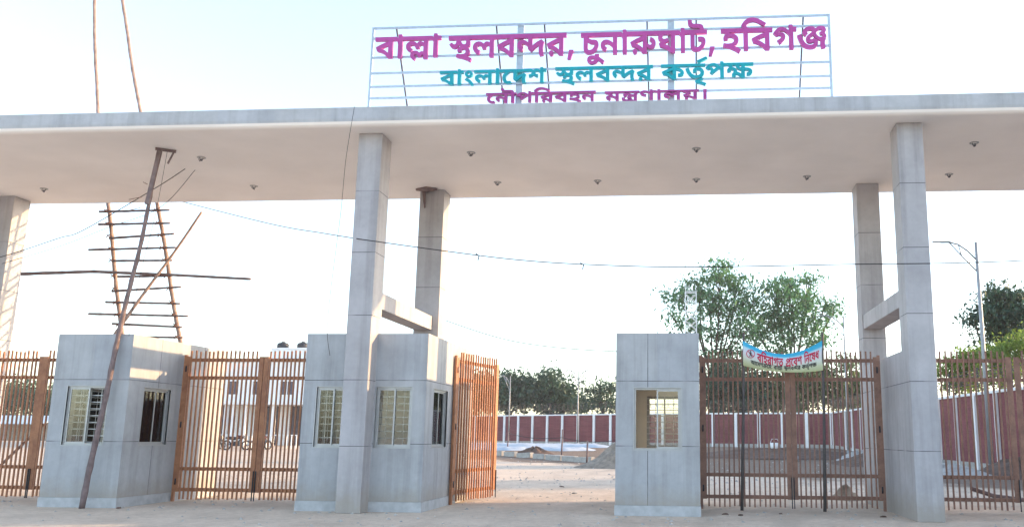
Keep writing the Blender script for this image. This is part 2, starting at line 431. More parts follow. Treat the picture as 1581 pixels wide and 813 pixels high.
def booth(label, x0, x1, y0, y1, front, left, rightw, back, xj, added_doorway='left', open_half=None, H=3.656, fgr=False, group='square guard booths between the gates'):
    t = empty('guard_booth', ((x0 + x1) / 2, (y0 + y1) / 2, 0)); tag(t, label, 'guard booth')
    cxl, cyl = t.location.x, t.location.y
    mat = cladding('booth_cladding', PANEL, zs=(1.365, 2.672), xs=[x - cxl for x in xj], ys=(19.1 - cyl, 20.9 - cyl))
    T = .13; Ti = .02
    o = lambda L: [(a, b_, WZ0, WZ1) for a, b_ in L]
    w = MB()
    wall_pieces(w, 'x', x0, x1, y0, y0 + T, .2, H, o(front)); wall_pieces(w, 'x', x0, x1, y1 - T, y1, .2, H, o(back))
    dr = [(20.3, 21.6, .2, 2.7)]; dl_, dr_ = (dr, []) if added_doorway == 'left' else ([], dr)  # unseen doorway, added and enlarged to let light into the booth
    wall_pieces(w, 'y', y0 + T, y1 - T, x0, x0 + T, .2, H, o(left) + dl_); wall_pieces(w, 'y', y0 + T, y1 - T, x1 - T, x1, .2, H, o(rightw) + dr_)
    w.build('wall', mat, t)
    li = MB(); zi = 3.0
    wall_pieces(li, 'x', x0 + T, x1 - T, y0 + T + .001, y0 + T + Ti, .1, zi, o(front)); wall_pieces(li, 'x', x0 + T, x1 - T, y1 - T - Ti, y1 - T - .001, .1, zi, o(back))
    wall_pieces(li, 'y', y0 + T + Ti, y1 - T - Ti, x0 + T + .001, x0 + T + Ti, .1, zi, o(left) + dl_); wall_pieces(li, 'y', y0 + T + Ti, y1 - T - Ti, x1 - T - Ti, x1 - T - .001, .1, zi, o(rightw) + dr_)
    li.box(x0 + T, x1 - T, y0 + T, y1 - T, zi, zi + .1)
    li.build('inner_lining', M['lining'], t)
    fl = MB(); fl.box(x0 + T, x1 - T, y0 + T, y1 - T, 0.0, .095); fl.build('floor', M['concrete'], t)
    rf = MB(); rf.box(x0 + T + .002, x1 - T - .002, y0 + T + .002, y1 - T - .002, H - .35, H - .2); rf.build('roof', M['concrete'], t)
    pl = MB(); e = .014
    pl.box(x0 - e, x1 + e, y0 - e, y0 + T, 0, .198); pl.box(x0 - e, x1 + e, y1 - T, y1 + e, 0, .198)
    pl.box(x0 - e, x0 + T, y0 + T, y1 - T, 0, .198); pl.box(x1 - T, x1 + e, y0 + T, y1 - T, 0, .198)
    pl.build('plinth', M['plinth'], t)
    for k, (a, b_) in enumerate(front): window(t, 'x', a, b_, y0, 1, open_half=open_half, grille=fgr)
    for a, b_ in back: window(t, 'x', a, b_, y1, -1)
    for a, b_ in left: window(t, 'y', a, b_, x0, 1)
    for a, b_ in rightw: window(t, 'y', a, b_, x1, -1)
    return t
BY0, BY1 = 18.03, 21.94
booth('square grey booth at the left with a bamboo pole leaning across its front', -13.69, -11.97, BY0, BY1,
      [(-13.34, -12.41)], [(18.60, 19.60)], [(18.60, 19.60)], [(-13.3, -12.4)], [], 'left', 'right', fgr=True)
booth('wide grey booth built round the front column, open gate leaf beside it', -8.08, -5.44, BY0, BY1,
      [(-7.79, -7.09), (-6.50, -5.74)], [(18.60, 19.60)], [(18.60, 19.70)], [(-6.3, -5.75)], [-6.9], fgr=True)
booth('narrow grey booth standing right of the open gateway, one window in front', -1.464, .24, BY0, BY1,
      [(-1.09, -.13)], [(18.7, 19.7)], [(18.6, 19.6)], [(-1.0, -.13)], [-.81], 'right', 'left')

# ------------------------------------------------------------------ gate leaves
def gate_leaf(label, hinge, angle, width=1.93, mirror=1, mat='gate', post=True, group='steel bar gate leaves'):
    """leaf modelled along +X from its hinge (mirror=-1: along -X)"""
    t = empty('gate_leaf', (hinge[0], hinge[1], 0), R(angle)); tag(t, label, 'gate')
    m_ = M[mat]; s = mirror
    def bx(mb, a, b_, y0, y1, z0, z1):
        a, b_ = sorted((a*s, b_*s)); mb.box(a, b_, y0, y1, z0, z1)
    ST = (.03, .115)
    f = MB()
    bx(f, *ST, -.03, .03, .22, 3.34); f.build('stile', m_, t, local=True)
    f = MB(); bx(f, width - .11, width, -.03, .03, .22, 3.34); f.build('stile', m_, t, local=True)
    for z in (.27, .74, 2.84, 3.26):
        r = MB(); bx(r, .115, width - .11, -.022, .022, z - .040, z + .040); r.build('rail', m_, t, local=True)
    nb = 16
    for k in range(nb):
        x = .115 + (width - .225) * (k + .5) / nb
        jit = random.uniform(-.004, .004)
        br = MB(); y = -.037 if k % 2 else -.037
        lo, hi = .06 + random.uniform(-.015, .015), 3.47 + random.uniform(-.018, .018)
        bx(br, x - .0165 + jit, x + .0165 + jit, -.055, -.0225, lo, hi)
        tilt = random.choice((0, 0, random.uniform(-.016, .016)))
        br.v = [(q[0] + tilt * (q[2] - 1.7) / 1.7, q[1], q[2]) for q in br.v]
        br.build('bar', m_, t, local=True)
    if post:
        p = MB(); bx(p, -.03, .03, -.03, .03, 0.0, 3.38); p.build('hinge_post', m_, t, local=True)
        for z in (.45, 1.75, 3.05):
            hg = MB(); hg.tube([(.04*s, -.03, z - .07), (.04*s, -.03, z + .07)], .018, 8); hg.build('hinge', M['black'], t, local=True)
    db = MB(); bx(db, width - .03, width - .01, -.055, -.035, .03, .7); db.build('drop_bolt', M['black'], t, local=True)
    return t
GY = 20.0
gate_leaf('closed orange brown bar gate leaf hinged on the left booth', (-11.91, GY), 0)
gate_leaf('closed orange brown gate leaf running behind the left side of the wide booth', (-8.12, GY), 0, 1.845, -1)
gate_leaf('orange bar gate leaf swung open inwards at the right side of the wide booth', (-5.385, GY + .12), 77, 2.28)
gate_leaf('brown bar gate leaf under the banner, hinged on the narrow booth', (.30, GY), 0, 1.99, 1, 'gate_shaded')
gate_leaf('brown bar gate leaf hinged on the side of the right hand pier', (4.26, GY), 0, 1.96, -1, 'gate_shaded')
gate_leaf('orange brown bar gate leaf at the left edge of the photo', (-17.43, GY), 0, 1.95)
gate_leaf('orange brown bar gate leaf against the left side of the left booth', (-13.73, GY), 0, 1.75, -1)
gate_leaf('brown bar gate leaf just right of the right hand pier', (4.93, GY), 0, 2.2, 1, 'gate_shaded')
gate_leaf('brown bar gate leaf cut by the right edge of the photo', (9.40, GY), 0, 2.2, -1, 'gate_shaded')

# ------------------------------------------------------------------ rooftop sign
SY = 18.5
GLY = {
    'balla': ((642,212,648,210,653,212,671,256,654,268,647,276,648,288,652,293,660,296,672,296,687,288,697,276,704,256,756,259,758,280,764,286,776,286,784,280,786,276,786,232,788,228,848,228,852,230,853,500,856,505,900,505,912,502,924,494,937,476,938,252,944,250,1004,251,1005,500,1008,505,1052,506,1052,560,1004,563,992,594,940,594,938,592,939,544,936,538,924,554,900,561,456,561,452,565,440,594,392,594,387,592,388,535,372,554,352,561,26,560,25,508,28,505,236,504,236,495,192,481,132,457,64,424,41,412,39,408,64,351,92,345,128,333,168,313,200,289,236,250,296,250,302,252,302,500,304,505,352,505,364,501,376,490,386,476,387,252,392,250,452,250,454,252,454,500,456,505,784,505,786,500,786,472,784,467,760,481,744,485,728,485,712,481,704,476,694,468,684,454,660,473,644,481,628,485,596,488,572,485,552,477,532,463,518,444,513,428,511,412,515,388,519,376,530,360,548,343,591,320,583,288,590,256,600,241,612,230),
        (724,320,708,333,696,340,668,348,628,345,616,341,600,329,598,332,617,372,615,376,600,382,587,392,581,408,583,420,596,430,624,430,636,425,653,408,661,392,664,380,668,377,720,381,722,408,728,420,744,429,764,425,786,404,785,332,768,337,752,337,736,329,728,319),
        (232,330,192,361,152,381,128,387,129,392,184,417,232,434,235,428,235,340,235,332),),
    'sthala': ((375,192,382,192,405,236,380,250,330,268,330,272,348,283,357,292,365,304,370,320,370,348,366,360,353,380,338,396,352,403,365,416,373,436,373,476,364,500,364,505,680,505,682,460,680,457,668,464,652,469,628,470,608,461,598,452,592,442,588,441,560,461,540,469,504,473,468,466,440,448,427,432,418,408,417,392,418,376,422,360,439,332,472,306,512,290,516,292,534,344,504,359,490,372,486,380,486,392,487,400,493,408,500,413,516,416,532,414,544,408,554,400,562,388,570,364,576,362,624,365,626,368,627,396,635,408,648,414,660,413,668,410,682,396,682,252,684,250,744,250,748,252,748,500,752,505,997,504,998,496,996,494,952,481,904,462,820,422,802,412,800,408,824,352,880,337,928,314,952,297,976,275,994,252,1000,250,1060,250,1062,252,1062,500,1064,505,1288,504,1290,448,1288,443,1268,458,1248,468,1232,474,1204,477,1188,476,1164,470,1140,454,1127,436,1122,424,1120,404,1122,384,1126,372,1139,352,1160,332,1184,318,1188,318,1216,372,1196,384,1190,392,1190,408,1200,418,1212,420,1228,418,1256,405,1288,380,1290,344,1344,309,1412,366,1460,398,1462,392,1457,352,1458,312,1467,272,1476,246,1528,255,1539,260,1527,308,1523,352,1527,392,1534,420,1544,440,1500,478,1496,478,1428,445,1380,413,1360,396,1356,395,1356,504,1776,505,1778,500,1776,494,1736,482,1684,461,1600,422,1584,413,1581,408,1605,352,1660,337,1704,316,1743,288,1776,251,1840,250,1843,252,1843,500,1844,504,1848,505,1888,505,1891,508,1890,560,28,561,25,556,25,508,28,505,153,504,149,468,144,456,136,446,128,442,108,443,96,452,84,469,41,444,38,440,46,428,55,416,72,399,84,391,116,383,132,383,148,387,164,395,174,404,192,433,213,412,214,408,192,398,182,388,174,376,171,352,176,336,180,330,236,335,239,340,239,356,242,360,248,366,260,369,276,369,284,366,293,360,302,348,304,336,302,324,297,316,292,311,276,304,228,300,166,308,163,304,155,260,172,255,228,245,272,234,320,217),
        (1909,192,1912,190,1960,190,1963,192,1990,260,2005,312,2004,317,2000,320,1936,320,1933,316),
        (1656,244,1672,247,1684,256,1689,264,1693,280,1689,300,1683,308,1668,317,1656,319,1644,317,1631,308,1622,296,1620,280,1624,264,1632,254,1640,247),
        (1776,328,1752,349,1720,369,1692,381,1668,388,1672,393,1724,416,1772,434,1776,433),
        (992,330,976,345,940,368,912,381,888,388,892,393,944,417,992,434,996,432,997,332,996,328),
        (268,439,252,446,235,464,226,480,221,504,288,505,296,499,306,480,307,468,304,452,298,444,288,439),),
    'chuna': ((371,116,406,156,368,185,318,216,318,256,316,258,256,258,252,256,252,240,248,237,196,239,168,233,147,220,140,212,132,195,130,168,136,152,152,134,176,122,192,118,212,117,252,123,280,138,304,166,324,154),
        (200,162,194,168,191,176,196,188,204,193,236,194,244,192,247,188,240,173,228,163,212,160),
        (2025,192,2028,190,2076,190,2079,192,2106,260,2121,312,2120,317,2116,320,2052,320,2049,316),
        (880,244,896,246,908,255,917,272,918,280,917,292,908,308,892,318,880,319,868,316,856,308,848,296,845,280,847,268,854,256,864,248),
        (534,252,540,250,596,250,601,252,601,500,604,505,648,505,660,502,672,494,685,476,688,251,748,250,754,252,754,500,756,505,1002,504,1003,496,1000,494,960,481,900,458,824,421,808,413,806,408,830,352,884,337,928,317,952,301,972,284,1004,250,1064,250,1068,252,1068,338,1104,318,1132,314,1152,316,1172,323,1188,335,1197,348,1205,368,1206,400,1202,416,1194,432,1180,449,1164,462,1128,478,1123,476,1106,424,1128,413,1138,404,1142,396,1141,380,1132,370,1116,368,1104,371,1088,382,1074,400,1068,416,1068,500,1072,505,1252,505,1254,504,1253,500,1247,492,1242,476,1242,452,1247,440,1255,428,1265,420,1272,415,1291,408,1288,403,1253,380,1271,336,1276,333,1328,322,1372,305,1400,289,1416,277,1444,250,1448,250,1508,250,1510,252,1510,500,1512,505,1560,505,1572,501,1590,484,1596,472,1596,252,1600,250,1660,250,1662,252,1663,504,1744,505,1746,500,1746,340,1754,304,1771,280,1792,267,1824,260,1868,263,1896,271,1912,280,1928,291,1953,316,1969,340,1978,360,1982,380,1981,412,1976,428,1969,440,1952,454,1944,458,1912,463,1884,462,1864,458,1862,456,1863,448,1871,404,1892,405,1908,401,1916,392,1917,376,1909,356,1880,327,1856,317,1836,316,1828,318,1817,328,1813,344,1814,504,2004,505,2007,508,2007,556,2004,561,1960,562,1949,608,1938,624,1920,637,1884,645,1804,646,1788,650,1775,664,1771,680,1772,700,1768,702,1712,706,1708,700,1706,684,1710,644,1718,628,1733,612,1756,599,1792,591,1876,589,1890,580,1895,564,1892,561,1664,561,1659,568,1653,588,1648,594,1600,594,1596,592,1596,535,1594,540,1580,554,1560,561,756,561,752,564,740,594,688,593,687,544,684,539,672,554,648,561,28,561,25,556,25,508,28,505,68,505,70,500,71,340,74,316,83,296,96,279,116,267,132,262,168,260,192,263,220,271,252,290,278,316,294,340,305,372,307,396,305,416,301,428,284,448,264,457,240,461,200,462,180,468,164,475,148,488,138,500,140,505,532,505,534,500,534,420,532,414,508,433,468,452,440,458,408,457,384,449,360,432,346,412,342,396,341,380,343,360,352,340,360,328,380,308,412,290,442,344,424,354,412,368,410,384,414,392,420,397,428,400,448,401,472,393,492,381,520,357,534,340),
        (168,316,152,318,144,325,138,336,137,428,140,433,152,423,176,410,188,406,228,402,236,398,241,392,241,376,238,364,220,340,196,322),
        (1444,320,1400,350,1364,365,1341,372,1341,376,1348,380,1414,416,1393,448,1384,458,1360,447,1340,444,1324,447,1316,452,1310,464,1311,480,1320,494,1332,505,1442,504),
        (1000,328,976,349,944,369,916,382,893,388,896,393,952,418,1000,434,1002,432,1002,332),),
    'habi': ((280,220,288,217,321,260,320,263,264,297,222,316,244,326,260,338,273,352,281,368,285,384,286,412,277,440,264,458,236,478,204,489,160,493,152,505,359,504,360,252,364,250,424,250,426,252,426,500,428,505,676,504,676,495,580,461,504,425,480,412,478,408,504,351,556,338,600,318,640,289,676,250,736,250,741,252,741,500,744,505,788,506,788,560,424,562,407,584,402,596,420,618,436,634,468,650,508,653,544,646,576,633,664,581,698,624,632,665,584,689,532,705,504,708,468,708,432,700,400,685,376,666,359,648,328,604,335,592,358,564,356,562,28,561,25,556,25,508,28,505,68,505,87,492,95,480,74,464,63,444,62,420,68,398,84,398,128,405,130,408,128,416,129,424,134,432,144,438,164,440,188,437,200,432,214,420,218,408,218,388,214,380,204,368,188,359,172,354,140,351,100,353,68,359,64,358,54,316,55,308,120,294,172,277,232,250),
        (1494,248,1548,259,1552,260,1554,264,1546,296,1546,340,1550,356,1563,380,1558,388,1569,404,1571,420,1565,444,1548,464,1562,484,1569,508,1561,536,1548,549,1536,557,1500,564,1468,561,1440,550,1416,533,1392,553,1372,560,1348,563,1316,561,1300,557,1272,545,1249,528,1235,512,1226,492,1226,468,1231,456,1239,444,1264,425,1268,426,1305,464,1294,472,1292,480,1294,488,1308,501,1328,509,1348,510,1360,506,1365,500,1365,492,1356,479,1308,445,1284,422,1275,408,1271,388,1274,368,1279,356,1290,344,1304,334,1316,330,1352,330,1368,335,1384,344,1386,332,1380,321,1368,311,1356,306,1328,304,1304,307,1284,315,1262,332,1247,352,1231,380,1204,458,1143,440,1150,412,1167,368,1183,336,1206,304,1228,283,1260,263,1284,255,1320,249,1368,251,1404,262,1420,274,1433,288,1445,316,1446,356,1440,373,1384,396,1364,382,1356,380,1348,380,1339,384,1335,392,1336,396,1343,408,1380,434,1399,408,1424,386,1456,370,1482,364,1479,336,1479,308,1482,284),
        (1025,252,1028,250,1088,250,1091,252,1091,500,1092,504,1096,505,1136,505,1139,508,1138,560,1092,562,1081,592,1076,594,1028,594,1025,592,1026,520,1024,515,992,541,960,558,932,564,892,561,868,552,840,532,807,496,793,476,844,434,880,446,900,444,910,436,909,420,901,408,884,395,849,376,882,328,888,324,928,351,957,380,965,392,971,408,974,424,973,440,970,452,960,468,936,485,908,491,888,490,876,487,871,488,896,505,916,509,932,509,948,505,968,497,1004,469,1025,444),
        (672,329,632,361,600,377,568,387,566,388,568,392,624,417,672,434,674,432,675,340,675,332),
        (1476,411,1456,419,1442,432,1430,448,1423,464,1422,472,1440,493,1464,510,1476,514,1500,514,1506,508,1507,504,1504,493,1496,486,1472,480,1471,476,1480,440,1484,438,1504,441,1510,432,1509,420,1504,414,1496,411),),
    'bangla': ((667,228,712,251,714,256,689,296,653,340,604,385,568,408,529,360,568,333,600,305,637,264,664,229),
        (1388,248,1436,251,1465,264,1440,313,1424,306,1388,307,1372,314,1362,324,1350,348,1347,364,1346,396,1355,428,1375,460,1396,481,1412,493,1432,505,1493,504,1494,344,1548,309,1616,365,1656,392,1664,397,1666,396,1662,364,1663,316,1675,260,1679,248,1684,246,1732,255,1745,260,1739,276,1731,316,1729,360,1730,384,1735,404,1749,440,1712,473,1704,478,1700,478,1656,458,1620,437,1584,412,1564,395,1561,400,1562,504,1776,505,1804,509,1824,509,1844,501,1852,492,1854,480,1852,464,1840,451,1828,446,1797,440,1803,384,1808,382,1828,383,1860,394,1874,404,1892,423,1916,399,1932,390,1960,383,1976,383,1983,440,1952,446,1936,454,1926,468,1927,488,1936,502,1960,509,1988,501,2004,488,2024,460,2024,252,2028,250,2088,250,2090,252,2090,500,2092,505,2136,505,2138,508,2138,560,2092,561,2087,568,2081,588,2076,594,2028,594,2024,592,2024,528,1996,552,1976,561,1960,564,1940,564,1920,558,1904,548,1888,530,1864,552,1844,561,1828,564,1776,561,1216,561,1212,565,1200,594,1152,594,1147,592,1148,535,1132,554,1112,561,712,560,711,508,716,505,994,504,995,460,992,458,968,469,940,469,928,465,916,457,904,440,880,457,852,469,816,473,780,465,760,454,743,436,735,420,730,392,735,364,744,344,752,333,772,315,792,303,828,290,847,344,812,363,804,372,799,392,803,404,808,410,828,416,844,414,856,409,873,392,880,376,883,364,888,362,936,365,940,368,940,392,942,400,948,408,960,414,972,413,980,410,989,404,995,396,995,252,1000,250,1056,250,1062,252,1062,500,1064,505,1112,505,1128,498,1141,484,1147,468,1147,252,1152,250,1212,250,1214,252,1215,504,1332,506,1336,504,1315,484,1298,460,1283,420,1278,380,1283,336,1295,304,1302,292,1322,272,1336,262,1352,255),
        (234,252,240,250,296,250,302,252,302,500,304,505,352,505,364,501,376,490,386,476,387,252,392,250,452,250,454,252,454,500,456,505,500,505,502,508,502,556,500,561,456,561,452,565,440,594,392,594,387,592,388,535,372,554,352,561,26,560,25,508,28,505,236,504,236,495,192,481,132,457,64,424,41,412,39,408,64,351,92,345,128,333,168,313,200,289),
        (232,330,192,361,152,381,128,387,129,392,184,417,232,434,235,428,235,340,235,332),
        (581,416,616,413,640,419,665,436,674,448,681,464,685,488,677,520,669,532,656,545,632,558,604,561,580,557,556,545,540,527,534,516,531,504,529,488,530,472,535,456,539,448,557,428),
        (608,460,596,462,588,467,582,476,580,488,583,500,588,506,600,513,608,514,624,507,630,500,634,488,631,476,626,468,616,462),),
    'bandar': ((375,192,382,192,405,236,380,250,330,268,330,272,348,283,357,292,365,304,370,320,370,348,366,360,353,380,338,396,352,403,365,416,373,436,373,476,364,500,364,505,680,505,682,460,680,457,668,464,652,469,628,470,608,461,598,452,592,442,588,441,560,461,540,469,504,473,468,466,440,448,427,432,418,408,417,392,418,376,422,360,439,332,472,306,512,290,516,292,534,344,504,359,490,372,486,380,486,392,487,400,493,408,500,413,516,416,532,414,544,408,554,400,562,388,570,364,576,362,624,365,626,368,627,396,635,408,648,414,660,413,668,410,682,396,682,252,684,250,744,250,748,252,748,500,752,505,997,504,998,496,996,494,952,481,904,462,820,422,802,412,800,408,824,352,880,337,928,314,952,297,976,275,994,252,1000,250,1060,250,1062,252,1062,500,1064,505,1288,504,1290,448,1288,443,1268,458,1248,468,1232,474,1204,477,1188,476,1164,470,1140,454,1127,436,1122,424,1120,404,1122,384,1126,372,1139,352,1160,332,1184,318,1188,318,1216,372,1196,384,1190,392,1190,408,1200,418,1212,420,1228,418,1256,405,1288,380,1290,344,1344,309,1412,366,1460,398,1462,392,1457,352,1458,312,1467,272,1476,246,1528,255,1539,260,1527,308,1523,352,1527,392,1534,420,1544,440,1500,478,1496,478,1428,445,1380,413,1360,396,1356,395,1356,504,1776,505,1778,500,1776,494,1736,482,1684,461,1600,422,1584,413,1581,408,1605,352,1660,337,1704,316,1743,288,1776,251,1840,250,1843,252,1843,500,1844,504,1848,505,1888,505,1891,508,1890,560,28,561,25,556,25,508,28,505,153,504,149,468,144,456,136,446,128,442,108,443,96,452,84,469,41,444,38,440,46,428,55,416,72,399,84,391,116,383,132,383,148,387,164,395,174,404,192,433,213,412,214,408,192,398,182,388,174,376,171,352,176,336,180,330,236,335,239,340,239,356,242,360,248,366,260,369,276,369,284,366,293,360,302,348,304,336,302,324,297,316,292,311,276,304,228,300,166,308,163,304,155,260,172,255,228,245,272,234,320,217),
        (1656,244,1672,247,1684,256,1689,264,1693,280,1689,300,1683,308,1668,317,1656,319,1644,317,1631,308,1622,296,1620,280,1624,264,1632,254,1640,247),
        (1776,328,1752,349,1720,369,1692,381,1668,388,1672,393,1724,416,1772,434,1776,433),
        (992,330,976,345,940,368,912,381,888,388,892,393,944,417,992,434,996,432,997,332,996,328),
        (268,439,252,446,235,464,226,480,221,504,288,505,296,499,306,480,307,468,304,452,298,444,288,439),),
    'kartri': ((819,116,845,152,846,156,844,158,820,172,788,186,725,204,791,228,778,264,772,273,712,250,640,216,660,168,664,164,704,157,752,145),
        (234,252,240,250,296,250,302,252,302,436,304,439,332,433,356,422,369,412,377,396,377,384,371,376,356,371,336,371,333,368,331,320,334,316,372,313,404,319,420,327,429,336,441,360,443,380,441,400,434,420,420,438,400,457,372,474,344,485,304,494,301,500,304,505,828,505,830,508,830,560,28,561,25,556,25,508,28,505,236,504,236,495,172,474,132,457,64,424,41,412,39,408,64,351,92,345,128,333,168,313,200,289),
        (1099,252,1104,250,1160,250,1166,252,1166,504,1240,505,1247,500,1254,488,1259,468,1258,464,1236,446,1227,432,1223,420,1223,400,1231,372,1292,380,1294,384,1291,400,1294,408,1304,417,1316,417,1324,414,1336,402,1341,392,1343,368,1332,361,1318,348,1310,332,1308,304,1316,275,1320,272,1376,280,1380,284,1376,300,1378,312,1384,318,1400,321,1424,313,1440,301,1469,268,1477,256,1477,252,1480,250,1540,250,1543,252,1544,404,1564,405,1588,401,1606,392,1613,380,1613,372,1604,362,1592,359,1576,359,1575,356,1573,308,1576,304,1620,303,1636,307,1652,315,1666,328,1673,340,1677,352,1679,372,1678,392,1673,404,1660,423,1644,438,1608,453,1544,461,1544,504,1696,505,1699,508,1698,560,1168,561,1164,564,1152,594,1104,594,1099,592,1100,499,1048,542,1028,553,1004,561,988,564,960,564,920,553,900,542,876,522,847,492,834,476,834,472,880,430,900,436,912,437,924,433,929,428,932,416,928,400,921,388,909,376,910,372,952,334,1080,447,1098,424),
        (648,268,696,267,736,275,760,287,776,298,788,312,798,328,805,348,809,380,801,420,784,450,768,465,748,477,720,485,696,488,664,485,648,481,628,470,616,459,607,444,603,420,606,396,612,380,672,388,674,392,671,408,673,420,680,429,688,433,708,433,716,430,729,420,737,408,741,392,741,372,732,349,724,340,708,330,696,327,668,324,644,326,628,330,600,347,586,360,567,388,554,412,533,472,528,481,470,464,468,460,470,452,491,396,507,364,536,324,564,299,584,287,612,275),
        (232,330,192,361,152,381,128,387,129,392,184,417,232,434,235,432,236,332),
        (1476,334,1448,357,1428,369,1408,376,1401,412,1389,436,1364,458,1348,466,1326,472,1318,504,1382,504,1390,460,1407,436,1424,422,1440,415,1476,405),
        (980,435,973,456,964,468,956,474,944,478,912,477,909,480,920,490,940,502,964,509,984,509,1000,506,1028,494,1037,488,1035,484),
        (1468,464,1456,470,1451,476,1446,488,1445,500,1448,505,1477,504,1478,464,1476,462),
        (700,576,704,573,708,575,871,660,872,664,848,707,678,624,675,620),),
    'nau': ((2120,216,2149,252,2155,260,2154,264,2104,294,2055,316,2080,328,2096,339,2114,364,2121,400,2117,424,2109,444,2088,466,2072,477,2036,489,1996,492,1992,494,1986,504,2356,505,2359,500,2358,416,2356,414,2320,440,2288,454,2260,458,2240,458,2220,454,2196,442,2175,420,2167,396,2167,364,2174,344,2191,320,2212,303,2236,290,2241,296,2266,344,2248,355,2239,364,2234,376,2236,388,2244,397,2260,401,2276,401,2296,393,2316,381,2336,365,2359,340,2359,252,2364,250,2424,250,2426,252,2426,500,2428,505,2472,506,2474,508,2472,561,1192,561,1187,564,1175,580,1167,592,1168,596,1196,629,1220,645,1232,649,1272,653,1312,645,1356,625,1428,581,1433,584,1463,624,1396,666,1340,693,1296,705,1236,708,1200,701,1180,693,1154,676,1118,640,1094,604,1103,588,1123,564,1120,561,1040,562,1028,592,976,594,973,592,974,504,972,499,928,538,900,554,880,561,860,564,832,564,796,554,768,537,732,504,707,476,708,472,752,431,756,430,776,437,784,437,800,431,805,424,805,408,798,392,782,376,824,335,828,334,952,446,956,446,973,424,973,252,976,250,1036,250,1039,252,1040,503,1044,505,1124,505,1126,500,1126,252,1128,250,1188,250,1192,252,1193,504,1440,505,1442,500,1440,494,1396,481,1348,462,1264,422,1246,412,1244,408,1268,352,1324,337,1372,314,1406,288,1440,250,1504,250,1506,252,1507,504,1752,505,1756,503,1756,495,1660,461,1584,425,1560,412,1558,408,1584,351,1636,338,1680,318,1720,289,1756,250,1816,250,1821,252,1822,504,1900,505,1920,493,1930,480,1908,464,1899,448,1896,424,1899,404,1904,396,1960,404,1964,408,1963,424,1968,432,1980,438,2000,440,2024,437,2040,429,2050,416,2054,400,2050,384,2040,370,2028,362,2008,355,1960,351,1900,360,1891,328,1888,312,1889,308,1956,293,2004,278,2068,249),
        (1320,244,1336,247,1344,253,1353,264,1357,280,1354,296,1346,308,1332,317,1320,319,1308,317,1294,308,1286,296,1283,280,1287,264,1296,253,1304,247),
        (160,248,208,251,238,264,217,308,212,313,196,306,172,305,160,307,144,315,127,336,120,364,119,392,123,412,139,448,155,468,173,484,192,498,208,505,437,504,438,416,436,414,404,437,368,453,344,458,312,457,288,450,263,432,250,412,244,380,246,360,255,340,263,328,284,307,316,290,345,344,325,356,314,368,314,388,324,398,336,401,352,401,376,393,388,385,415,364,438,340,438,252,440,250,500,250,504,252,505,504,588,505,590,500,590,252,592,250,656,251,657,500,660,505,704,507,704,560,656,563,653,588,644,612,635,624,616,637,580,645,448,647,436,651,426,660,422,668,420,701,360,706,358,704,355,680,359,644,367,628,384,610,408,598,444,591,572,589,582,584,589,576,592,564,588,561,28,561,25,556,25,508,28,505,104,506,109,504,88,483,72,460,62,440,55,416,51,376,55,340,62,316,75,292,96,270,108,263,128,254),
        (1436,330,1420,345,1384,368,1356,381,1332,388,1336,393,1388,417,1436,434,1440,432,1441,332,1440,328),
        (1752,329,1712,361,1680,377,1648,387,1646,388,1648,392,1704,417,1752,434,1754,432,1755,340,1755,332),
        (852,436,845,460,832,473,820,478,784,477,783,480,812,501,840,509,860,509,876,506,904,493,910,488,909,484,856,438),),
    'mantra': ((613,192,678,192,678,376,677,388,670,404,681,420,686,432,690,456,685,484,678,504,724,505,727,508,727,556,724,561,26,560,25,508,28,505,46,504,42,480,44,477,72,473,96,465,112,452,117,444,122,428,120,423,108,421,88,413,76,406,63,392,54,376,51,360,51,336,55,320,63,304,76,287,104,267,132,256,137,260,154,312,128,326,121,336,119,348,121,356,128,364,140,369,156,369,172,365,192,354,217,332,241,304,243,296,244,251,308,250,310,252,310,500,312,505,604,505,618,488,622,468,617,448,604,439,584,439,572,443,504,481,484,486,456,487,432,480,414,468,402,452,396,424,399,404,403,392,416,374,436,356,473,392,474,396,463,408,461,416,462,424,468,430,492,429,519,412,517,408,495,388,486,376,479,360,477,344,479,324,486,312,496,303,516,295,552,293,568,295,576,299,570,340,568,344,552,343,544,345,540,352,542,360,556,373,572,381,588,384,604,382,610,376,613,364,612,252,588,270,568,275,548,276,484,268,464,270,452,274,440,286,435,296,435,332,432,335,392,341,372,341,367,308,371,272,378,256,393,236,412,223,436,215,460,212,488,212,544,220,580,218,600,209),
        (1655,240,1664,237,1684,238,1698,248,1705,260,1707,276,1705,288,1696,302,1684,309,1660,310,1649,304,1638,292,1635,280,1635,264,1644,248),
        (934,252,940,250,996,250,1001,252,1001,500,1004,505,1048,505,1060,502,1072,494,1085,476,1087,252,1092,250,1148,250,1154,252,1154,500,1156,505,1472,505,1475,500,1476,460,1472,458,1448,469,1420,469,1408,465,1396,456,1384,440,1352,462,1336,469,1320,472,1296,473,1284,472,1252,461,1230,444,1223,436,1216,420,1211,392,1215,364,1227,340,1248,318,1272,303,1308,290,1327,344,1292,363,1282,376,1280,392,1283,404,1288,409,1308,416,1324,414,1336,410,1354,392,1361,376,1363,364,1368,362,1420,367,1421,392,1425,404,1440,414,1456,412,1468,405,1475,396,1475,252,1480,250,1540,250,1542,252,1543,504,1604,505,1607,504,1606,500,1598,480,1600,477,1648,465,1692,444,1602,392,1624,336,1684,324,1736,306,1776,282,1808,250,1872,250,1874,252,1874,500,1876,505,1920,505,1922,508,1922,560,1156,561,1152,564,1140,594,1092,594,1087,592,1087,544,1084,539,1072,554,1060,559,1000,563,988,594,940,594,934,592,935,520,932,516,896,545,860,561,844,564,816,564,800,561,768,544,759,536,746,516,739,496,738,480,739,460,744,440,760,413,788,391,820,378,860,371,869,432,864,437,840,439,828,443,816,451,807,468,807,484,810,492,824,505,856,506,884,493,912,470,934,444),
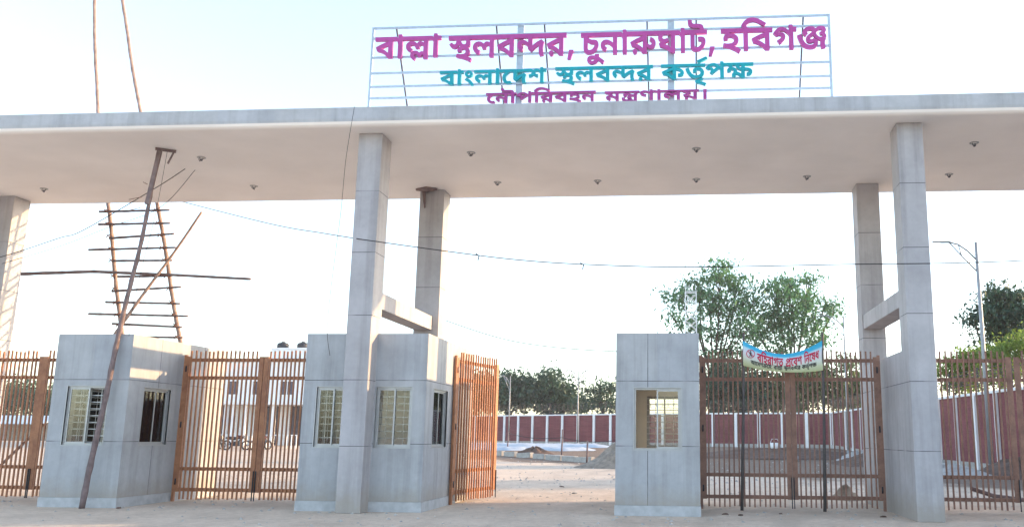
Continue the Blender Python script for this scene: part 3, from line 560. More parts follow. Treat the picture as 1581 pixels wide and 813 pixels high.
        (2006,252,2012,250,2072,250,2074,252,2074,556,2072,561,2007,560),
        (1808,319,1784,338,1748,358,1716,370,1689,376,1692,382,1763,416,1756,460,1724,486,1690,504,1807,504),
        (240,379,220,398,190,416,189,440,178,472,165,488,144,504,242,504,243,384),),
    'bahi': ((747,220,752,217,756,218,788,260,786,264,744,290,689,316,724,335,737,348,745,360,752,384,754,400,753,412,745,436,732,456,704,478,672,489,628,492,618,504,988,505,991,500,988,494,948,482,896,461,812,421,796,413,793,408,817,352,872,337,916,317,946,296,968,276,987,252,992,250,1052,250,1055,252,1055,500,1056,504,1060,505,1104,505,1116,502,1129,492,1142,472,1142,252,1144,250,1204,250,1208,252,1208,500,1212,505,1252,505,1256,508,1256,556,1252,561,1208,562,1196,593,1144,594,1142,592,1142,540,1140,536,1128,553,1120,557,1104,561,452,562,434,584,430,596,462,632,476,641,496,650,516,653,536,653,572,645,604,632,692,581,725,624,652,669,600,693,560,705,532,708,496,708,460,701,428,685,402,664,374,632,355,604,359,596,386,564,384,562,26,560,25,508,28,505,236,504,236,495,192,481,132,457,64,424,41,412,39,408,64,351,92,345,128,333,168,313,200,289,236,250,296,250,302,252,302,500,304,505,386,504,387,252,392,250,452,250,454,252,455,504,532,505,548,497,562,484,562,480,540,462,530,444,531,412,536,397,592,404,597,408,595,420,601,432,612,438,632,440,656,437,672,429,681,420,685,412,686,400,684,388,672,369,664,363,640,355,592,351,532,359,523,324,522,308,588,294,648,273,700,249),
        (868,244,884,247,896,255,902,264,906,280,901,300,895,308,880,317,868,319,856,317,843,308,835,296,833,280,834,268,844,254,852,248),
        (1492,252,1496,250,1556,250,1558,252,1558,500,1560,505,1968,505,1973,508,1972,560,1560,561,1555,568,1548,591,1544,594,1496,594,1492,592,1492,516,1460,541,1444,550,1428,557,1400,564,1360,561,1336,553,1324,545,1294,520,1259,476,1308,435,1312,434,1328,441,1348,446,1364,445,1372,442,1376,436,1377,424,1367,408,1344,391,1315,376,1352,325,1360,327,1384,343,1418,372,1430,388,1437,404,1441,428,1438,448,1433,460,1412,481,1392,489,1376,491,1356,490,1340,486,1338,488,1344,493,1364,506,1384,509,1400,509,1416,505,1452,486,1490,448,1492,444),
        (1792,268,1836,267,1880,276,1908,290,1934,316,1945,340,1949,356,1950,396,1940,428,1925,452,1904,470,1880,482,1836,488,1792,482,1768,468,1759,460,1751,448,1747,436,1746,420,1747,400,1756,379,1816,389,1814,408,1815,420,1824,430,1832,433,1848,433,1860,429,1872,419,1881,404,1884,384,1883,372,1880,360,1874,348,1864,338,1852,331,1836,326,1812,324,1784,327,1768,331,1748,343,1728,361,1707,392,1699,408,1672,481,1612,464,1610,460,1619,432,1635,392,1647,368,1675,328,1696,307,1732,284,1756,275),
        (988,328,964,349,932,369,904,381,880,388,884,393,940,418,988,433,990,332),
        (232,330,192,361,152,381,128,387,129,392,184,417,232,434,235,428,235,340,235,332),),
    'pra': ((332,228,392,228,395,232,395,500,396,504,400,505,512,506,517,504,496,482,482,464,467,428,462,408,460,380,463,340,471,316,479,300,490,284,504,271,516,263,536,254,552,250,580,248,620,252,644,262,646,264,646,268,626,308,620,313,604,306,572,306,560,310,547,320,538,332,531,348,527,380,528,396,535,424,550,452,563,468,581,484,612,504,844,504,844,495,800,481,740,457,672,424,649,412,647,408,672,351,700,345,736,333,776,313,808,289,844,250,904,250,910,252,910,504,1000,509,1020,501,1029,492,1030,468,1020,454,1008,447,974,440,980,384,1004,383,1032,392,1050,404,1068,423,1081,408,1100,394,1120,386,1148,382,1154,384,1160,440,1128,447,1116,451,1107,460,1103,468,1102,480,1107,496,1120,506,1136,509,1156,505,1181,488,1201,460,1201,252,1204,250,1264,250,1267,252,1267,500,1268,504,1272,505,1312,505,1315,508,1314,560,1268,561,1256,591,1252,594,1204,594,1201,592,1200,527,1172,553,1152,561,1136,564,1116,564,1096,558,1081,548,1064,530,1040,553,1020,561,1004,564,952,561,400,561,394,564,384,592,332,594,329,592,330,504,328,499,280,541,248,557,216,564,188,564,160,557,136,546,104,520,63,476,64,472,112,430,136,437,144,437,156,431,161,424,161,408,154,392,138,376,180,335,184,334,308,446,312,446,329,424,328,288,304,305,280,312,248,312,184,304,140,307,124,315,114,328,110,352,114,384,56,394,50,392,46,348,47,324,56,296,64,284,76,272,92,262,112,254,160,248,212,251,260,257,288,256,312,249),
        (840,330,800,361,760,381,736,387,737,392,792,417,840,434,843,428,843,340,843,332),
        (208,436,201,460,188,473,176,478,140,477,139,480,168,501,196,509,216,509,232,506,260,493,266,488,265,484,212,438),),
    'nishedh': ((632,248,676,250,692,255,708,264,684,312,656,305,632,306,620,311,599,332,590,360,591,404,595,420,607,444,624,467,644,486,668,501,680,505,720,505,721,500,712,480,716,477,768,462,810,444,744,409,716,392,740,335,780,329,832,314,880,289,928,250,992,251,993,500,996,505,1040,507,1040,560,140,561,136,562,131,568,115,592,115,596,144,630,160,640,180,650,220,653,260,645,296,629,376,581,381,584,410,624,344,665,296,689,244,705,216,708,184,708,164,705,136,697,120,689,101,676,79,656,43,608,42,600,71,564,68,561,26,560,25,508,28,505,68,505,72,504,73,500,73,252,76,250,136,250,139,252,140,504,388,505,390,500,390,420,388,414,356,438,320,454,292,458,268,458,252,454,232,445,220,436,207,420,198,396,199,360,208,340,226,316,244,302,268,290,298,344,280,354,270,364,266,372,267,388,276,397,288,401,304,401,320,397,352,378,376,357,390,340,390,252,396,250,452,250,457,252,458,504,572,506,579,504,558,484,547,468,539,456,527,424,522,380,523,356,527,332,543,296,565,272,596,255),
        (1239,252,1244,250,1304,250,1307,252,1307,500,1308,504,1312,505,1352,505,1355,508,1354,560,1244,561,1241,556,1241,496,1164,470,1156,474,1146,484,1144,496,1147,504,1152,509,1164,512,1180,512,1185,560,1168,564,1140,564,1124,561,1108,554,1096,544,1087,532,1082,516,1083,484,1091,468,1110,448,1109,444,1048,413,1045,408,1046,404,1069,352,1124,337,1168,316,1196,298,1220,276),
        (924,319,900,338,872,353,832,369,804,376,798,380,840,402,872,414,904,394,926,376,927,324),
        (1240,327,1216,349,1184,369,1156,381,1132,388,1136,393,1200,421,1240,433,1242,332),
        (920,443,864,477,805,504,924,505,926,500,927,444,924,441),),
    'adesh': ((2624,244,2640,244,2656,250,2667,260,2673,272,2673,296,2669,308,2660,318,2644,326,2620,326,2608,322,2595,312,2590,300,2588,284,2591,268,2594,260,2604,251),
        (796,248,840,250,864,259,871,264,848,311,844,312,832,307,820,305,796,306,784,311,772,319,762,332,755,352,753,396,754,408,763,432,775,452,788,468,824,497,840,505,899,504,901,344,952,310,956,309,1028,369,1072,398,1067,352,1071,304,1079,268,1083,252,1088,245,1140,256,1150,260,1139,304,1135,332,1134,364,1143,412,1154,440,1112,478,1104,477,1060,457,1032,441,996,417,968,394,966,400,967,504,1184,505,1212,509,1232,509,1248,502,1258,492,1261,476,1256,461,1247,452,1236,447,1203,440,1210,384,1212,382,1232,383,1268,395,1284,408,1296,423,1312,406,1328,395,1348,387,1380,382,1382,384,1390,440,1356,447,1341,456,1334,464,1331,476,1334,492,1340,500,1348,505,1368,509,1384,506,1396,500,1417,480,1430,460,1430,252,1432,250,1492,250,1497,252,1497,500,1500,505,2076,506,2104,506,2106,504,2086,484,2074,468,2058,436,2050,404,2051,352,2054,332,2063,308,2083,280,2104,264,2140,250,2172,248,2204,250,2220,255,2235,264,2212,312,2192,306,2160,306,2148,311,2136,320,2127,332,2119,352,2117,384,2119,408,2123,420,2134,444,2153,468,2176,489,2204,505,2240,505,2244,504,2238,480,2240,478,2284,469,2300,461,2312,448,2319,428,2316,423,2292,417,2272,405,2260,392,2251,376,2247,348,2250,324,2262,300,2273,288,2300,268,2332,256,2351,312,2323,328,2318,336,2316,348,2318,356,2328,366,2340,369,2356,369,2376,362,2396,348,2414,332,2438,304,2441,296,2441,252,2444,250,2504,250,2507,252,2507,500,2508,504,2512,505,2552,505,2555,508,2555,556,2552,561,1500,561,1495,564,1485,592,1480,594,1432,594,1430,592,1430,532,1428,529,1412,545,1400,554,1380,562,1364,564,1344,564,1324,557,1310,548,1296,530,1268,554,1252,561,1236,564,1180,561,624,561,618,564,609,592,604,594,556,594,554,592,554,540,552,536,540,552,532,558,520,561,28,561,25,556,25,508,28,505,160,505,172,500,188,486,192,480,192,476,174,456,170,440,171,412,176,395,180,393,196,395,236,401,238,404,236,420,238,428,244,434,252,438,268,438,280,432,285,428,294,412,293,384,284,368,275,360,264,354,248,350,204,350,188,355,172,363,142,392,124,424,100,481,40,464,38,460,47,436,74,380,95,352,120,327,136,315,160,303,188,295,212,291,248,291,276,295,300,302,328,318,344,309,371,288,393,264,400,252,404,250,464,250,468,252,469,504,520,505,536,498,545,488,554,468,554,252,556,250,616,250,620,252,621,504,740,506,742,504,722,484,707,464,691,428,686,404,685,380,687,344,699,308,715,284,728,271,740,263,760,255),
        (1806,252,1812,250,1868,250,1873,252,1874,368,1888,387,1904,401,1916,406,1928,407,1936,405,1946,396,1946,376,1940,369,1928,359,1910,352,1924,303,1928,301,1936,303,1964,315,1976,323,1994,340,2002,352,2009,372,2009,408,2002,428,1993,440,1980,450,1956,459,1920,459,1900,453,1876,438,1873,440,1865,468,1856,480,1836,493,1804,500,1776,500,1756,496,1736,490,1708,473,1682,448,1671,428,1666,404,1674,376,1684,366,1696,359,1712,355,1748,355,1768,360,1762,404,1760,406,1736,406,1731,412,1732,420,1741,432,1756,441,1772,446,1796,446,1803,440,1806,432,1806,316,1804,311,1788,325,1768,333,1728,333,1684,326,1660,327,1644,331,1629,344,1623,360,1622,392,1625,408,1604,413,1572,417,1564,418,1561,416,1555,372,1559,336,1571,308,1592,287,1620,275,1652,270,1684,271,1744,279,1776,277,1792,269),
        (400,326,380,345,358,360,362,388,360,408,353,432,339,456,324,470,308,481,284,489,256,492,246,504,400,504,402,332),
        (2440,379,2412,401,2387,416,2385,444,2377,468,2364,486,2341,504,2440,504),
        (2613,448,2628,445,2644,446,2656,451,2669,464,2673,476,2673,500,2667,512,2656,522,2648,526,2628,528,2604,521,2594,512,2591,504,2588,488,2591,468,2600,455),)}
def word_loops(key):
    return [[(c[i] * 2, c[i+1] * 2 - 500) for i in range(0, len(c), 2)] for c in GLY[key]]
def lettering(key, x0, x1, zhead, height, depth, mat, parent, y, warp=None, shear=0.0, pnt=0.0):
    """outline letters, headline top at zhead, baseline 'height' below, spanning x0..x1, front face at y"""
    L = word_loops(key)
    mx0 = min(p[0] for l in L for p in l); mx1 = max(p[0] for l in L for p in l)
    cu = bpy.data.curves.new('lettering', 'CURVE'); cu.dimensions = '2D'; cu.fill_mode = 'BOTH'; cu.extrude = depth / 2
    for l in L:
        sp = cu.splines.new('POLY'); sp.points.add(len(l) - 1); sp.use_cyclic_u = True
        for p, (a, b_) in zip(sp.points, l):
            p.co = (x0 + (a - mx0) / (mx1 - mx0) * (x1 - x0), (b_ - 622) / 622.0 * height, 0, 1)
    tmp = bpy.data.objects.new('tmp', cu)
    me = bpy.data.meshes.new_from_object(tmp); bpy.data.objects.remove(tmp); bpy.data.curves.remove(cu)
    off = Vector(parent.location); p = parent.parent
    while p is not None: off += Vector(p.location); p = p.parent
    for v in me.vertices:
        x, h, d = v.co; z = zhead + h + (warp(x) if warp else 0)
        v.co = Vector((x, y + depth/2 - d, z)) - off if not isinstance(y, type(lambda: 0)) else Vector((x, y(x, z) + depth/2 - d, z)) - off
    me.name = 'lettering'; me.materials.clear(); me.materials.append(mat)
    o = bpy.data.objects.new('lettering', me); col.objects.link(o); o.parent = parent
    return o
sign = empty('rooftop_sign', (-2.0, SY, ZT)); tag(sign, 'open steel frame on the canopy carrying three lines of magenta and teal Bengali letters', 'sign')
f = MB()
zl = [10.85, 10.60, 10.12, 9.735, 9.405, 9.127, 8.80, 8.45]
for z in zl: f.box(-7.22, 3.19, SY - .02, SY + .02, z - .022, z + .022)
for x in (-7.24, 3.21): f.box(x - .025, x + .025, SY - .025, SY + .025, ZT, 10.87)
f.build('frame', M['sign_steel'], sign)
for x in (-3.77, -.318):
    p = MB(); p.box(x - .075, x + .075, SY + .03, SY + .10, ZT, 10.83); p.build('post', M['sign_steel'], sign)
for x in (-6.7, -4.34, -3.22, -.86, .255, 2.65):
    p = MB(); p.bar((x, SY + .03, 10.84), (x, SY + 1.72, ZT + .01), .035); p.build('strut', M['strut'], sign)
LN = [('balla', -7.15, -5.60, 10.585, .52, 'magenta'), ('sthala', -5.42, -2.52, 10.565, .54, 'magenta'), ('chuna', -2.36, .66, 10.545, .53, 'magenta'), ('habi', .80, 3.13, 10.55, .53, 'magenta'),
      ('bangla', -5.59, -3.14, 9.71, .34, 'teal'), ('bandar', -2.93, -.72, 9.735, .36, 'teal'), ('kartri', -.54, 1.51, 9.735, .36, 'teal'),
      ('nau', -4.50, -2.00, 9.155, .235, 'purple'), ('mantra', -1.80, .47, 9.13, .215, 'purple')]
for k, a, b_, z, h, mt in LN: lettering(k, a, b_, z, h, .07, M[mt], sign, SY - .095)

# ------------------------------------------------------------------ banner on the right gate
poles = [((1.16, 19.72, 0), (1.26, 19.60, 3.85)), ((2.93, 19.72, 0), (2.99, 19.60, 3.85))]
for (a, b_), lb in zip(poles, ('thin dark bamboo pole holding the left end of the banner', 'thin dark bamboo pole holding the right end of the banner')):
    p = MB(); p.tube([a, ((a[0]+b_[0])/2 + .01, (a[1]+b_[1])/2, (a[2]+b_[2])/2), b_], [.036, .032, .026], 8)
    tag(p.build('banner_pole', M['rust']), lb, 'pole')
def banner_mat():
    mt, b = new_mat('printed_vinyl', .55, 0, .3); n, l = nodes(mt)
    at = n.new('ShaderNodeUVMap'); at.uv_map = 'print'; sp = n.new('ShaderNodeSeparateXYZ'); l.new(at.outputs[0], sp.inputs[0])
    v = math_(mt, 'ADD', sp.outputs[1], math_(mt, 'MULTIPLY', math_(mt, 'SUBTRACT', noise(mt, 4, 3), .5), .05))
    c = ramp(mt, v, [(0, (.40, .43, .22)), (.18, (.52, .55, .36)), (.36, (.62, .66, .58)), (.60, (.66, .66, .74)), (.76, (.50, .70, .80)), (.84, (.05, .42, .66)), (1.0, (.03, .38, .64))])
    l.new(c, b.inputs['Base Color']); return mt
BX0, BX1 = 1.235, 2.975
def bt(x):   # top edge
    t = (x - BX0) / (BX1 - BX0); return 3.70 - .03*t - 1.30 * (t + .03) * (1 - t) * .95 * (1 - .25*abs(t-.5))
def bb(x):   # bottom edge
    t = (x - BX0) / (BX1 - BX0); return 3.115 - .40 * t * (1 - t) * 1.0 - .10 * t
def by(x, z):
    t = (x - BX0) / (BX1 - BX0)
    return 19.565 + .025 * math.sin(t * 9) + .03 * math.sin(t * 4 + z * 5) - .04 * math.sin(math.pi * t)
bn = empty('cloth_banner', ((BX0 + BX1) / 2, 19.57, 3.1))
tag(bn, 'sagging blue and white printed banner with red and black Bengali writing on the right gate', 'banner')
me = bpy.data.meshes.new('banner_sheet'); NX, NZ = 60, 18
vs = []; uv = []
for side in (0, 1):
    for j in range(NZ + 1):
        for i in range(NX + 1):
            x = BX0 + (BX1 - BX0) * i / NX; t = j / NZ; z = bb(x) + (bt(x) - bb(x)) * t
            vs.append(tuple(Vector((x, by(x, z) + .004 * side, z)) - Vector(bn.location))); uv.append((i / NX, t))
fs = []; K = (NX + 1) * (NZ + 1)
for j in range(NZ):
    for i in range(NX):
        a = j * (NX + 1) + i
        fs.append((a, a+1, a+NX+2, a+NX+1)); fs.append((K+a, K+a+NX+1, K+a+NX+2, K+a+1))
me.from_pydata(vs, [], fs); ul = me.uv_layers.new(name='print')
for lp in me.loops: ul.data[lp.index].uv = uv[lp.vertex_index]
me.polygons.foreach_set('use_smooth', [True] * len(me.polygons)); me.materials.append(banner_mat())
o = bpy.data.objects.new('banner_sheet', me); col.objects.link(o); o.parent = bn
M['print_red'] = simple('red_ink', (.50, .01, .06), .6); M['print_black'] = simple('black_ink', (.03, .03, .03), .6)
yb = lambda x, z: by(x, z) - .010
def bmid(x, k): return bb(x) + (bt(x) - bb(x)) * k
for key, a, b_ in (('bahi', 1.54, 2.10), ('pra', 2.16, 2.52), ('nishedh', 2.57, 2.90)):
    lettering(key, a, b_, 0.0, .175, .004, M['print_red'], bn, yb, warp=lambda x: bmid(x, .70) + .02)
xx = 1.40
for key, w_ in (('adesh', .46), ('balla', .19), ('bandar', .37), ('kartri', .33)):
    lettering(key, xx, xx + w_, 0.0, .085, .004, M['print_black'], bn, yb, warp=lambda x: bmid(x, .33)); xx += w_ + .03
# prohibition roundel with a walking figure struck through
c = MB(); cx0, cz0, rr = 1.40, bmid(1.40, .60), .095
for k in range(28):
    a0, a1 = 2*math.pi*k/28, 2*math.pi*(k+1)/28
    P = [(cx0 + r_*math.cos(a), cz0 + r_*math.sin(a)) for a, r_ in ((a0, rr-.014), (a1, rr-.014), (a1, rr), (a0, rr))]
    c.add([(x, yb(x, z), z) for x, z in P], [(0, 1, 2, 3)])
def strip(c, p, q, w):
    d = Vector((q[0]-p[0], q[1]-p[1])); nrm = Vector((-d.y, d.x)).normalized() * w / 2
    P = [(p[0]-nrm.x, p[1]-nrm.y), (q[0]-nrm.x, q[1]-nrm.y), (q[0]+nrm.x, q[1]+nrm.y), (p[0]+nrm.x, p[1]+nrm.y)]
    c.add([(x, yb(x, z) - .001, z) for x, z in P], [(0, 1, 2, 3)])
strip(c, (cx0 - .06, cz0 + .06), (cx0 + .06, cz0 - .06), .014)
c.build('roundel', M['print_red'], bn)
c = MB()
for k in range(10):
    a0, a1 = 2*math.pi*k/10, 2*math.pi*(k+1)/10
    c.add([(cx0, yb(cx0, cz0) - .003, cz0 + .05)] + [(cx0 + .016*math.cos(a), yb(cx0, cz0) - .003, cz0 + .05 + .016*math.sin(a)) for a in (a0, a1)], [(0, 1, 2)])
def strip2(p, q, w):
    n0 = len(c.v); strip(c, (cx0+p[0], cz0+p[1]), (cx0+q[0], cz0+q[1]), w)
    c.v[n0:] = [(x, y - .003, z) for x, y, z in c.v[n0:]]
strip2((0, .03), (0, -.015), .024); strip2((0, -.01), (.025, -.065), .012); strip2((0, -.01), (-.025, -.06), .012); strip2((0, .022), (.035, -.002), .01); strip2((0, .022), (-.035, 0), .01)
c.build('walking_figure', M['print_black'], bn)
for x, z in ((BX0, bt(BX0)), (BX0, bb(BX0)), (BX1, bt(BX1)), (BX1, bb(BX1))):
    c = MB(); sx = .02 if x > 2 else .02
    c.tube([(x, by(x, z), z), (x + sx, 19.60, z + .02), (x + sx + .03, 19.66, z), (x, by(x, z) - .02, z - .01)], .006, 5); c.build('tie', M['rope'], bn)

# ------------------------------------------------------------------ bamboo scaffold
def bamboo(pts, r0, r1, mat, n=9, parent=None, name='bamboo_pole', seed=0):
    """knotty pole along pts with a slight crook and swollen nodes"""
    rg = random.Random(seed); a = [Vector(p) for p in pts]; P = []; RR = []
    tot = sum((a[i+1]-a[i]).length for i in range(len(a)-1)); acc = 0
    for i in range(len(a) - 1):
        L = (a[i+1] - a[i]).length; st = max(2, int(L / .16))
        for k in range(st + (1 if i == len(a) - 2 else 0)):
            p = a[i].lerp(a[i+1], k / st); t = (acc + L * k / st) / tot
            w = .012 * math.sin(t * tot * 1.7 + seed) + rg.uniform(-.003, .003)
            P.append(p + Vector((w, w * .4, w * .2))); RR.append((r0 + (r1 - r0) * t) * (1.13 if (len(P) % 3 == 0) else 1))
        acc += L
    mb = MB(); mb.tube(P, RR, n); return mb.build(name, mat, parent)
SCY = 23.3
lad = empty('bamboo_ladder', (-15.0, SCY, 0)); tag(lad, 'tall bamboo ladder scaffold with lashed rungs rising behind the canopy', 'ladder')
bamboo([(-14.95, SCY, 0), (-15.846, SCY, 4.33), (-16.695, SCY, 8.03), (-17.348, SCY, 10.77), (-18.1, SCY, 15.6)], .062, .045, M['bamboo'], parent=lad, name='rail', seed=1)
bamboo([(-13.10, SCY, 0), (-14.12, SCY, 4.15), (-15.204, SCY, 8.05), (-16.025, SCY, 10.8), (-17.35, SCY, 15.6)], .062, .045, M['bamboo'], parent=lad, name='rail', seed=2)
RUNGS = (((-16.868, 23.2, 7.801), (-14.771, 23.2, 7.82)), ((-16.838, 23.2, 7.426), (-14.706, 23.2, 7.432)), ((-16.471, 23.2, 7.012), (-14.556, 23.2, 7.123)), ((-17.063, 23.2, 6.679), (-14.436, 23.2, 6.723)), ((-16.289, 23.2, 6.35), (-14.513, 23.2, 6.351)), ((-16.101, 23.2, 5.893), (-14.466, 23.2, 5.904)), ((-16.208, 23.2, 5.478), (-14.185, 23.2, 5.587)), ((-16.35, 23.2, 5.17), (-14.166, 23.2, 5.109)), ((-16.816, 23.2, 4.835), (-13.884, 23.2, 4.759)), ((-16.096, 23.2, 4.55), (-14.021, 23.2, 4.449)), ((-15.589, 23.2, 4.179), (-13.976, 23.2, 4.162))) + tuple(((-15.3 - .22*k_, 23.2, .55 + k_*.62), (-13.0 - .22*k_, 23.2, .57 + k_*.62)) for k_ in range(6))
for i, (a, b_) in enumerate(RUNGS):
    yy = SCY - .085
    bamboo([(a[0], yy, a[2]), (b_[0], yy - .01, b_[2])], .036, .028, M['bamboo_d'], parent=lad, name='rung', n=7, seed=10 + i)
# lashings where rungs cross the rails
for i, (a, b_) in enumerate(RUNGS):
    z = (a[2] + b_[2]) / 2
    for xr in ((-14.95 + (-15.846+14.95) * z / 4.33) if z < 4.33 else (-15.846 - .849 * (z - 4.33) / 3.70), (-14.12 - 1.084 * (z - 4.15) / 3.9)):
        c = MB(); c.tube([(xr - .07, SCY - .14, z - .05), (xr, SCY - .15, z + .02), (xr + .08, SCY - .13, z + .05)], .014, 5)
        c.tube([(xr + .07, SCY - .14, z - .06), (xr, SCY - .15, z), (xr - .07, SCY - .13, z + .05)], .014, 5)
        c.build('lashing', M['rope'], lad)
tag(bamboo([(-19.051, 23.08, 5.96), (-16.726, 23.08, 6.019), (-14.51, 23.08, 5.91), (-12.083, 23.08, 5.775)], .05, .034, M['bamboo_d'], name='bamboo_pole', seed=31), 'long horizontal bamboo pole lashed across the ladder', 'pole')
tag(bamboo([(-16.228, 22.95, 3.5), (-15.759, 22.95, 4.289), (-14.461, 22.98, 6.372), (-13.656, 23.0, 7.698)], .050, .030, M['bamboo'], name='bamboo_pole', seed=33), 'slanting bamboo brace crossing the ladder, its thin end up to the right', 'pole')
tp = empty('bamboo_prop', (-12.6, 17.72, 0)); tag(tp, 'long bamboo prop leaning from the ground before the left booth up to the canopy underside', 'pole')
bamboo([(-12.54, 17.80, 0), (-12.31, 17.90, 3.02), (-12.14, 18.10, 5.33), (-12.03, 18.30, 7.93)], .060, .036, M['bamboo_d'], parent=tp, name='shaft', seed=35)
c = MB(); c.bar((-12.09, 18.16, 6.6), (-12.00, 18.27, 7.88), .10, .05); c.build('spliced_board', M['bamboo_d'], tp)
c = MB(); c.bar((-12.10, 18.25, 7.93), (-11.74, 18.48, 7.93), .10, .045); c.bar((-11.76, 18.43, 7.91), (-11.86, 18.40, 7.62), .04, .03); c.build('cross_piece', M['bamboo_d'], tp)
c = MB()
for z, s in ((6.5, -.25), (6.75, -.28), (7.1, .12)):
    c.tube([(-12.2, 18.1, z), (-12.2 + s, 18.08, z - .06)], .008, 5)
c.build('loose_ties', M['rope'], tp)
# stained lamp bracket on the left face of the rear column
c = MB(); c.tube([(-7.13, 21.88, 7.93), (-6.80, 21.80, 7.955), (-6.55, 21.86, 7.93)], [.03, .12, .03], 10); c.tube([(-6.93, 21.92, 7.9), (-6.90, 21.95, 7.45)], [.05, .02], 8)
tag(c.build('hanging_rag', M['bamboo_d']), 'dark rag of sacking stuck at the top of the rear column under the canopy', 'rag')
# plank propped behind the far left gate
c = MB(); c.bar((-16.95, 20.5, .45), (-15.55, 20.35, 1.75), .07, .03); c.bar((-17.3, 20.52, .12), (-16.95, 20.5, .45), .07, .03)
tag(c.build('wooden_brace', M['bamboo']), 'slanting timber brace behind the gate at the left edge', 'brace')

# ------------------------------------------------------------------ cables
def cable(name, pts, r, label, sub=10, sagk=0.0, mat='cable'):
    P = []
    a = [Vector(p) for p in pts]
    for i in range(len(a) - 1):
        p0 = a[max(i-1, 0)]; p1 = a[i]; p2 = a[i+1]; p3 = a[min(i+2, len(a)-1)]
        for k in range(sub + (1 if i == len(a) - 2 else 0)):
            t = k / sub
            q = .5 * ((2*p1) + (p2 - p0)*t + (2*p0 - 5*p1 + 4*p2 - p3)*t*t + (3*p1 - p0 - 3*p2 + p3)*t**3)
            P.append(q)
    c = MB(); c.tube(P, r * 1.15, 5); return tag(c.build(name, M[mat]), label, 'cable')
cable('overhead_cable', [(-14.8, 23.3, 8.20), (-14.19, 23.05, 7.989), (-10.317, 20.5, 6.689), (-8.134, 18.6, 5.988), (-6.62, 17.4, 5.538), (-4.76, 17.2, 5.23), (-3.41, 17.2, 5.057), (-2.02, 17.2, 4.952), (0, 17.2, 4.883), (3.05, 17.2, 4.912), (6.53, 17.2, 4.962), (12, 17.2, 5.3), (20, 17.2, 6.4)], .009, 'thin cable sagging across the whole gateway in front of the columns')
c = MB()
for x, z in ((-4.25, 5.165), (-2.1, 4.958)): c.tube([(x-.04, 17.2, z+.03), (x+.03, 17.19, z-.02), (x+.01, 17.2, z-.11)], .012, 5)
tag(c.build('cable_ties', M['cable']), 'scraps of tape knotted on the long sagging cable', 'tape')
cable('dangling_wire', [(-6.98, 17.04, 8.36), (-7.05, 16.95, 7.2), (-7.08, 16.95, 6.14), (-7.13, 16.95, 5.3), (-7.19, 16.95, 4.3), (-7.20, 16.96, 3.57), (-7.15, 17.05, 3.1)], .0045, 'loose wire dangling from the canopy edge beside the front column')
cable('far_cable', [(-8.9, 30, 5.75), (-8.43, 30, 5.5), (-5.87, 30, 4.75), (-2.51, 30, 4.43), (1.2, 30, 4.5)], .012, 'thin cable sagging in the gap beyond the open gateway')
cable('slanting_cable', [(-18.5, 19.8, 5.4), (-16.83, 19.8, 5.76), (-15.37, 19.8, 6.22), (-14.73, 19.8, 6.43), (-13.0, 19.8, 7.47), (-12.3, 19.8, 7.94)], .009, 'thin cable rising from the left edge to the canopy underside')
cable('slanting_cable', [(-16.83, 19.9, 5.62), (-15.37, 19.9, 6.05), (-14.2, 19.9, 6.5), (-12.9, 19.9, 7.0), (-12.1, 19.9, 7.94)], .006, 'thinner lower cable beside the one rising to the canopy at left')
cable('dangling_wire', [(-11.9, 18.4, 7.95), (-11.95, 18.3, 6.5), (-12.0, 18.1, 5.2), (-12.05, 17.98, 4.1), (-12.06, 17.99, 3.6)], .004, 'loose wire hanging down from the canopy over the left booth')

# ------------------------------------------------------------------ boundary wall
WP = [(-46, 121.5), (-22.6, 105.0), (-7.7, 94.6), (1.5, 89.8), (13.6, 85.2), (14.4, 60.0), (15.5, 42.0), (16.6, 22.0), (17.2, 4.0)]
WH = 3.95
def wall_run(label, pts, step):
    t = empty('boundary_wall', (pts[0][0], pts[0][1], 0)); tag(t, label, 'wall')
    br = MB(); cp = MB(); sk = MB()
    for (ax, ay), (bx_, by_) in zip(pts[:-1], pts[1:]):
        a = Vector((ax, ay, 0)); b_ = Vector((bx_, by_, 0)); d = (b_ - a).normalized(); L = (b_ - a).length
        br.bar(a + Vector((0, 0, 1.9)), b_ + Vector((0, 0, 1.9)), .25, 3.84)
        cp.bar(a + Vector((0, 0, WH - .07)), b_ + Vector((0, 0, WH - .07)), .40, .135)
        sk.bar(a + Vector((0, 0, gz(ax, ay) + .16)), b_ + Vector((0, 0, gz(bx_, by_) + .16)), .34, .34)
        nrm = Vector((d.y, -d.x, 0))
        if nrm.dot(a) > 0: nrm = -nrm
        if nrm.dot(-a) < 0: nrm = -nrm
        k = step / 2
        while k < L:
            p = a + d * k + nrm * .14; z0 = gz(p.x, p.y)
            pl = MB(); pl.bar(p + Vector((0, 0, z0)), p + Vector((0, 0, WH - .14)), .30, .20, up=tuple(nrm)); pl.build('pilaster', M['white'], t)
            k += step
    br.build('brick_panel', M['brick'], t); cp.build('coping', M['white'], t); sk.build('footing', M['concrete'], t)
wall_run('long red brick boundary wall with white pilasters across the back of the yard', WP[:5], 2.35)
wall_run('red brick boundary wall with white pilasters running down the right side of the yard', WP[4:], 2.75)
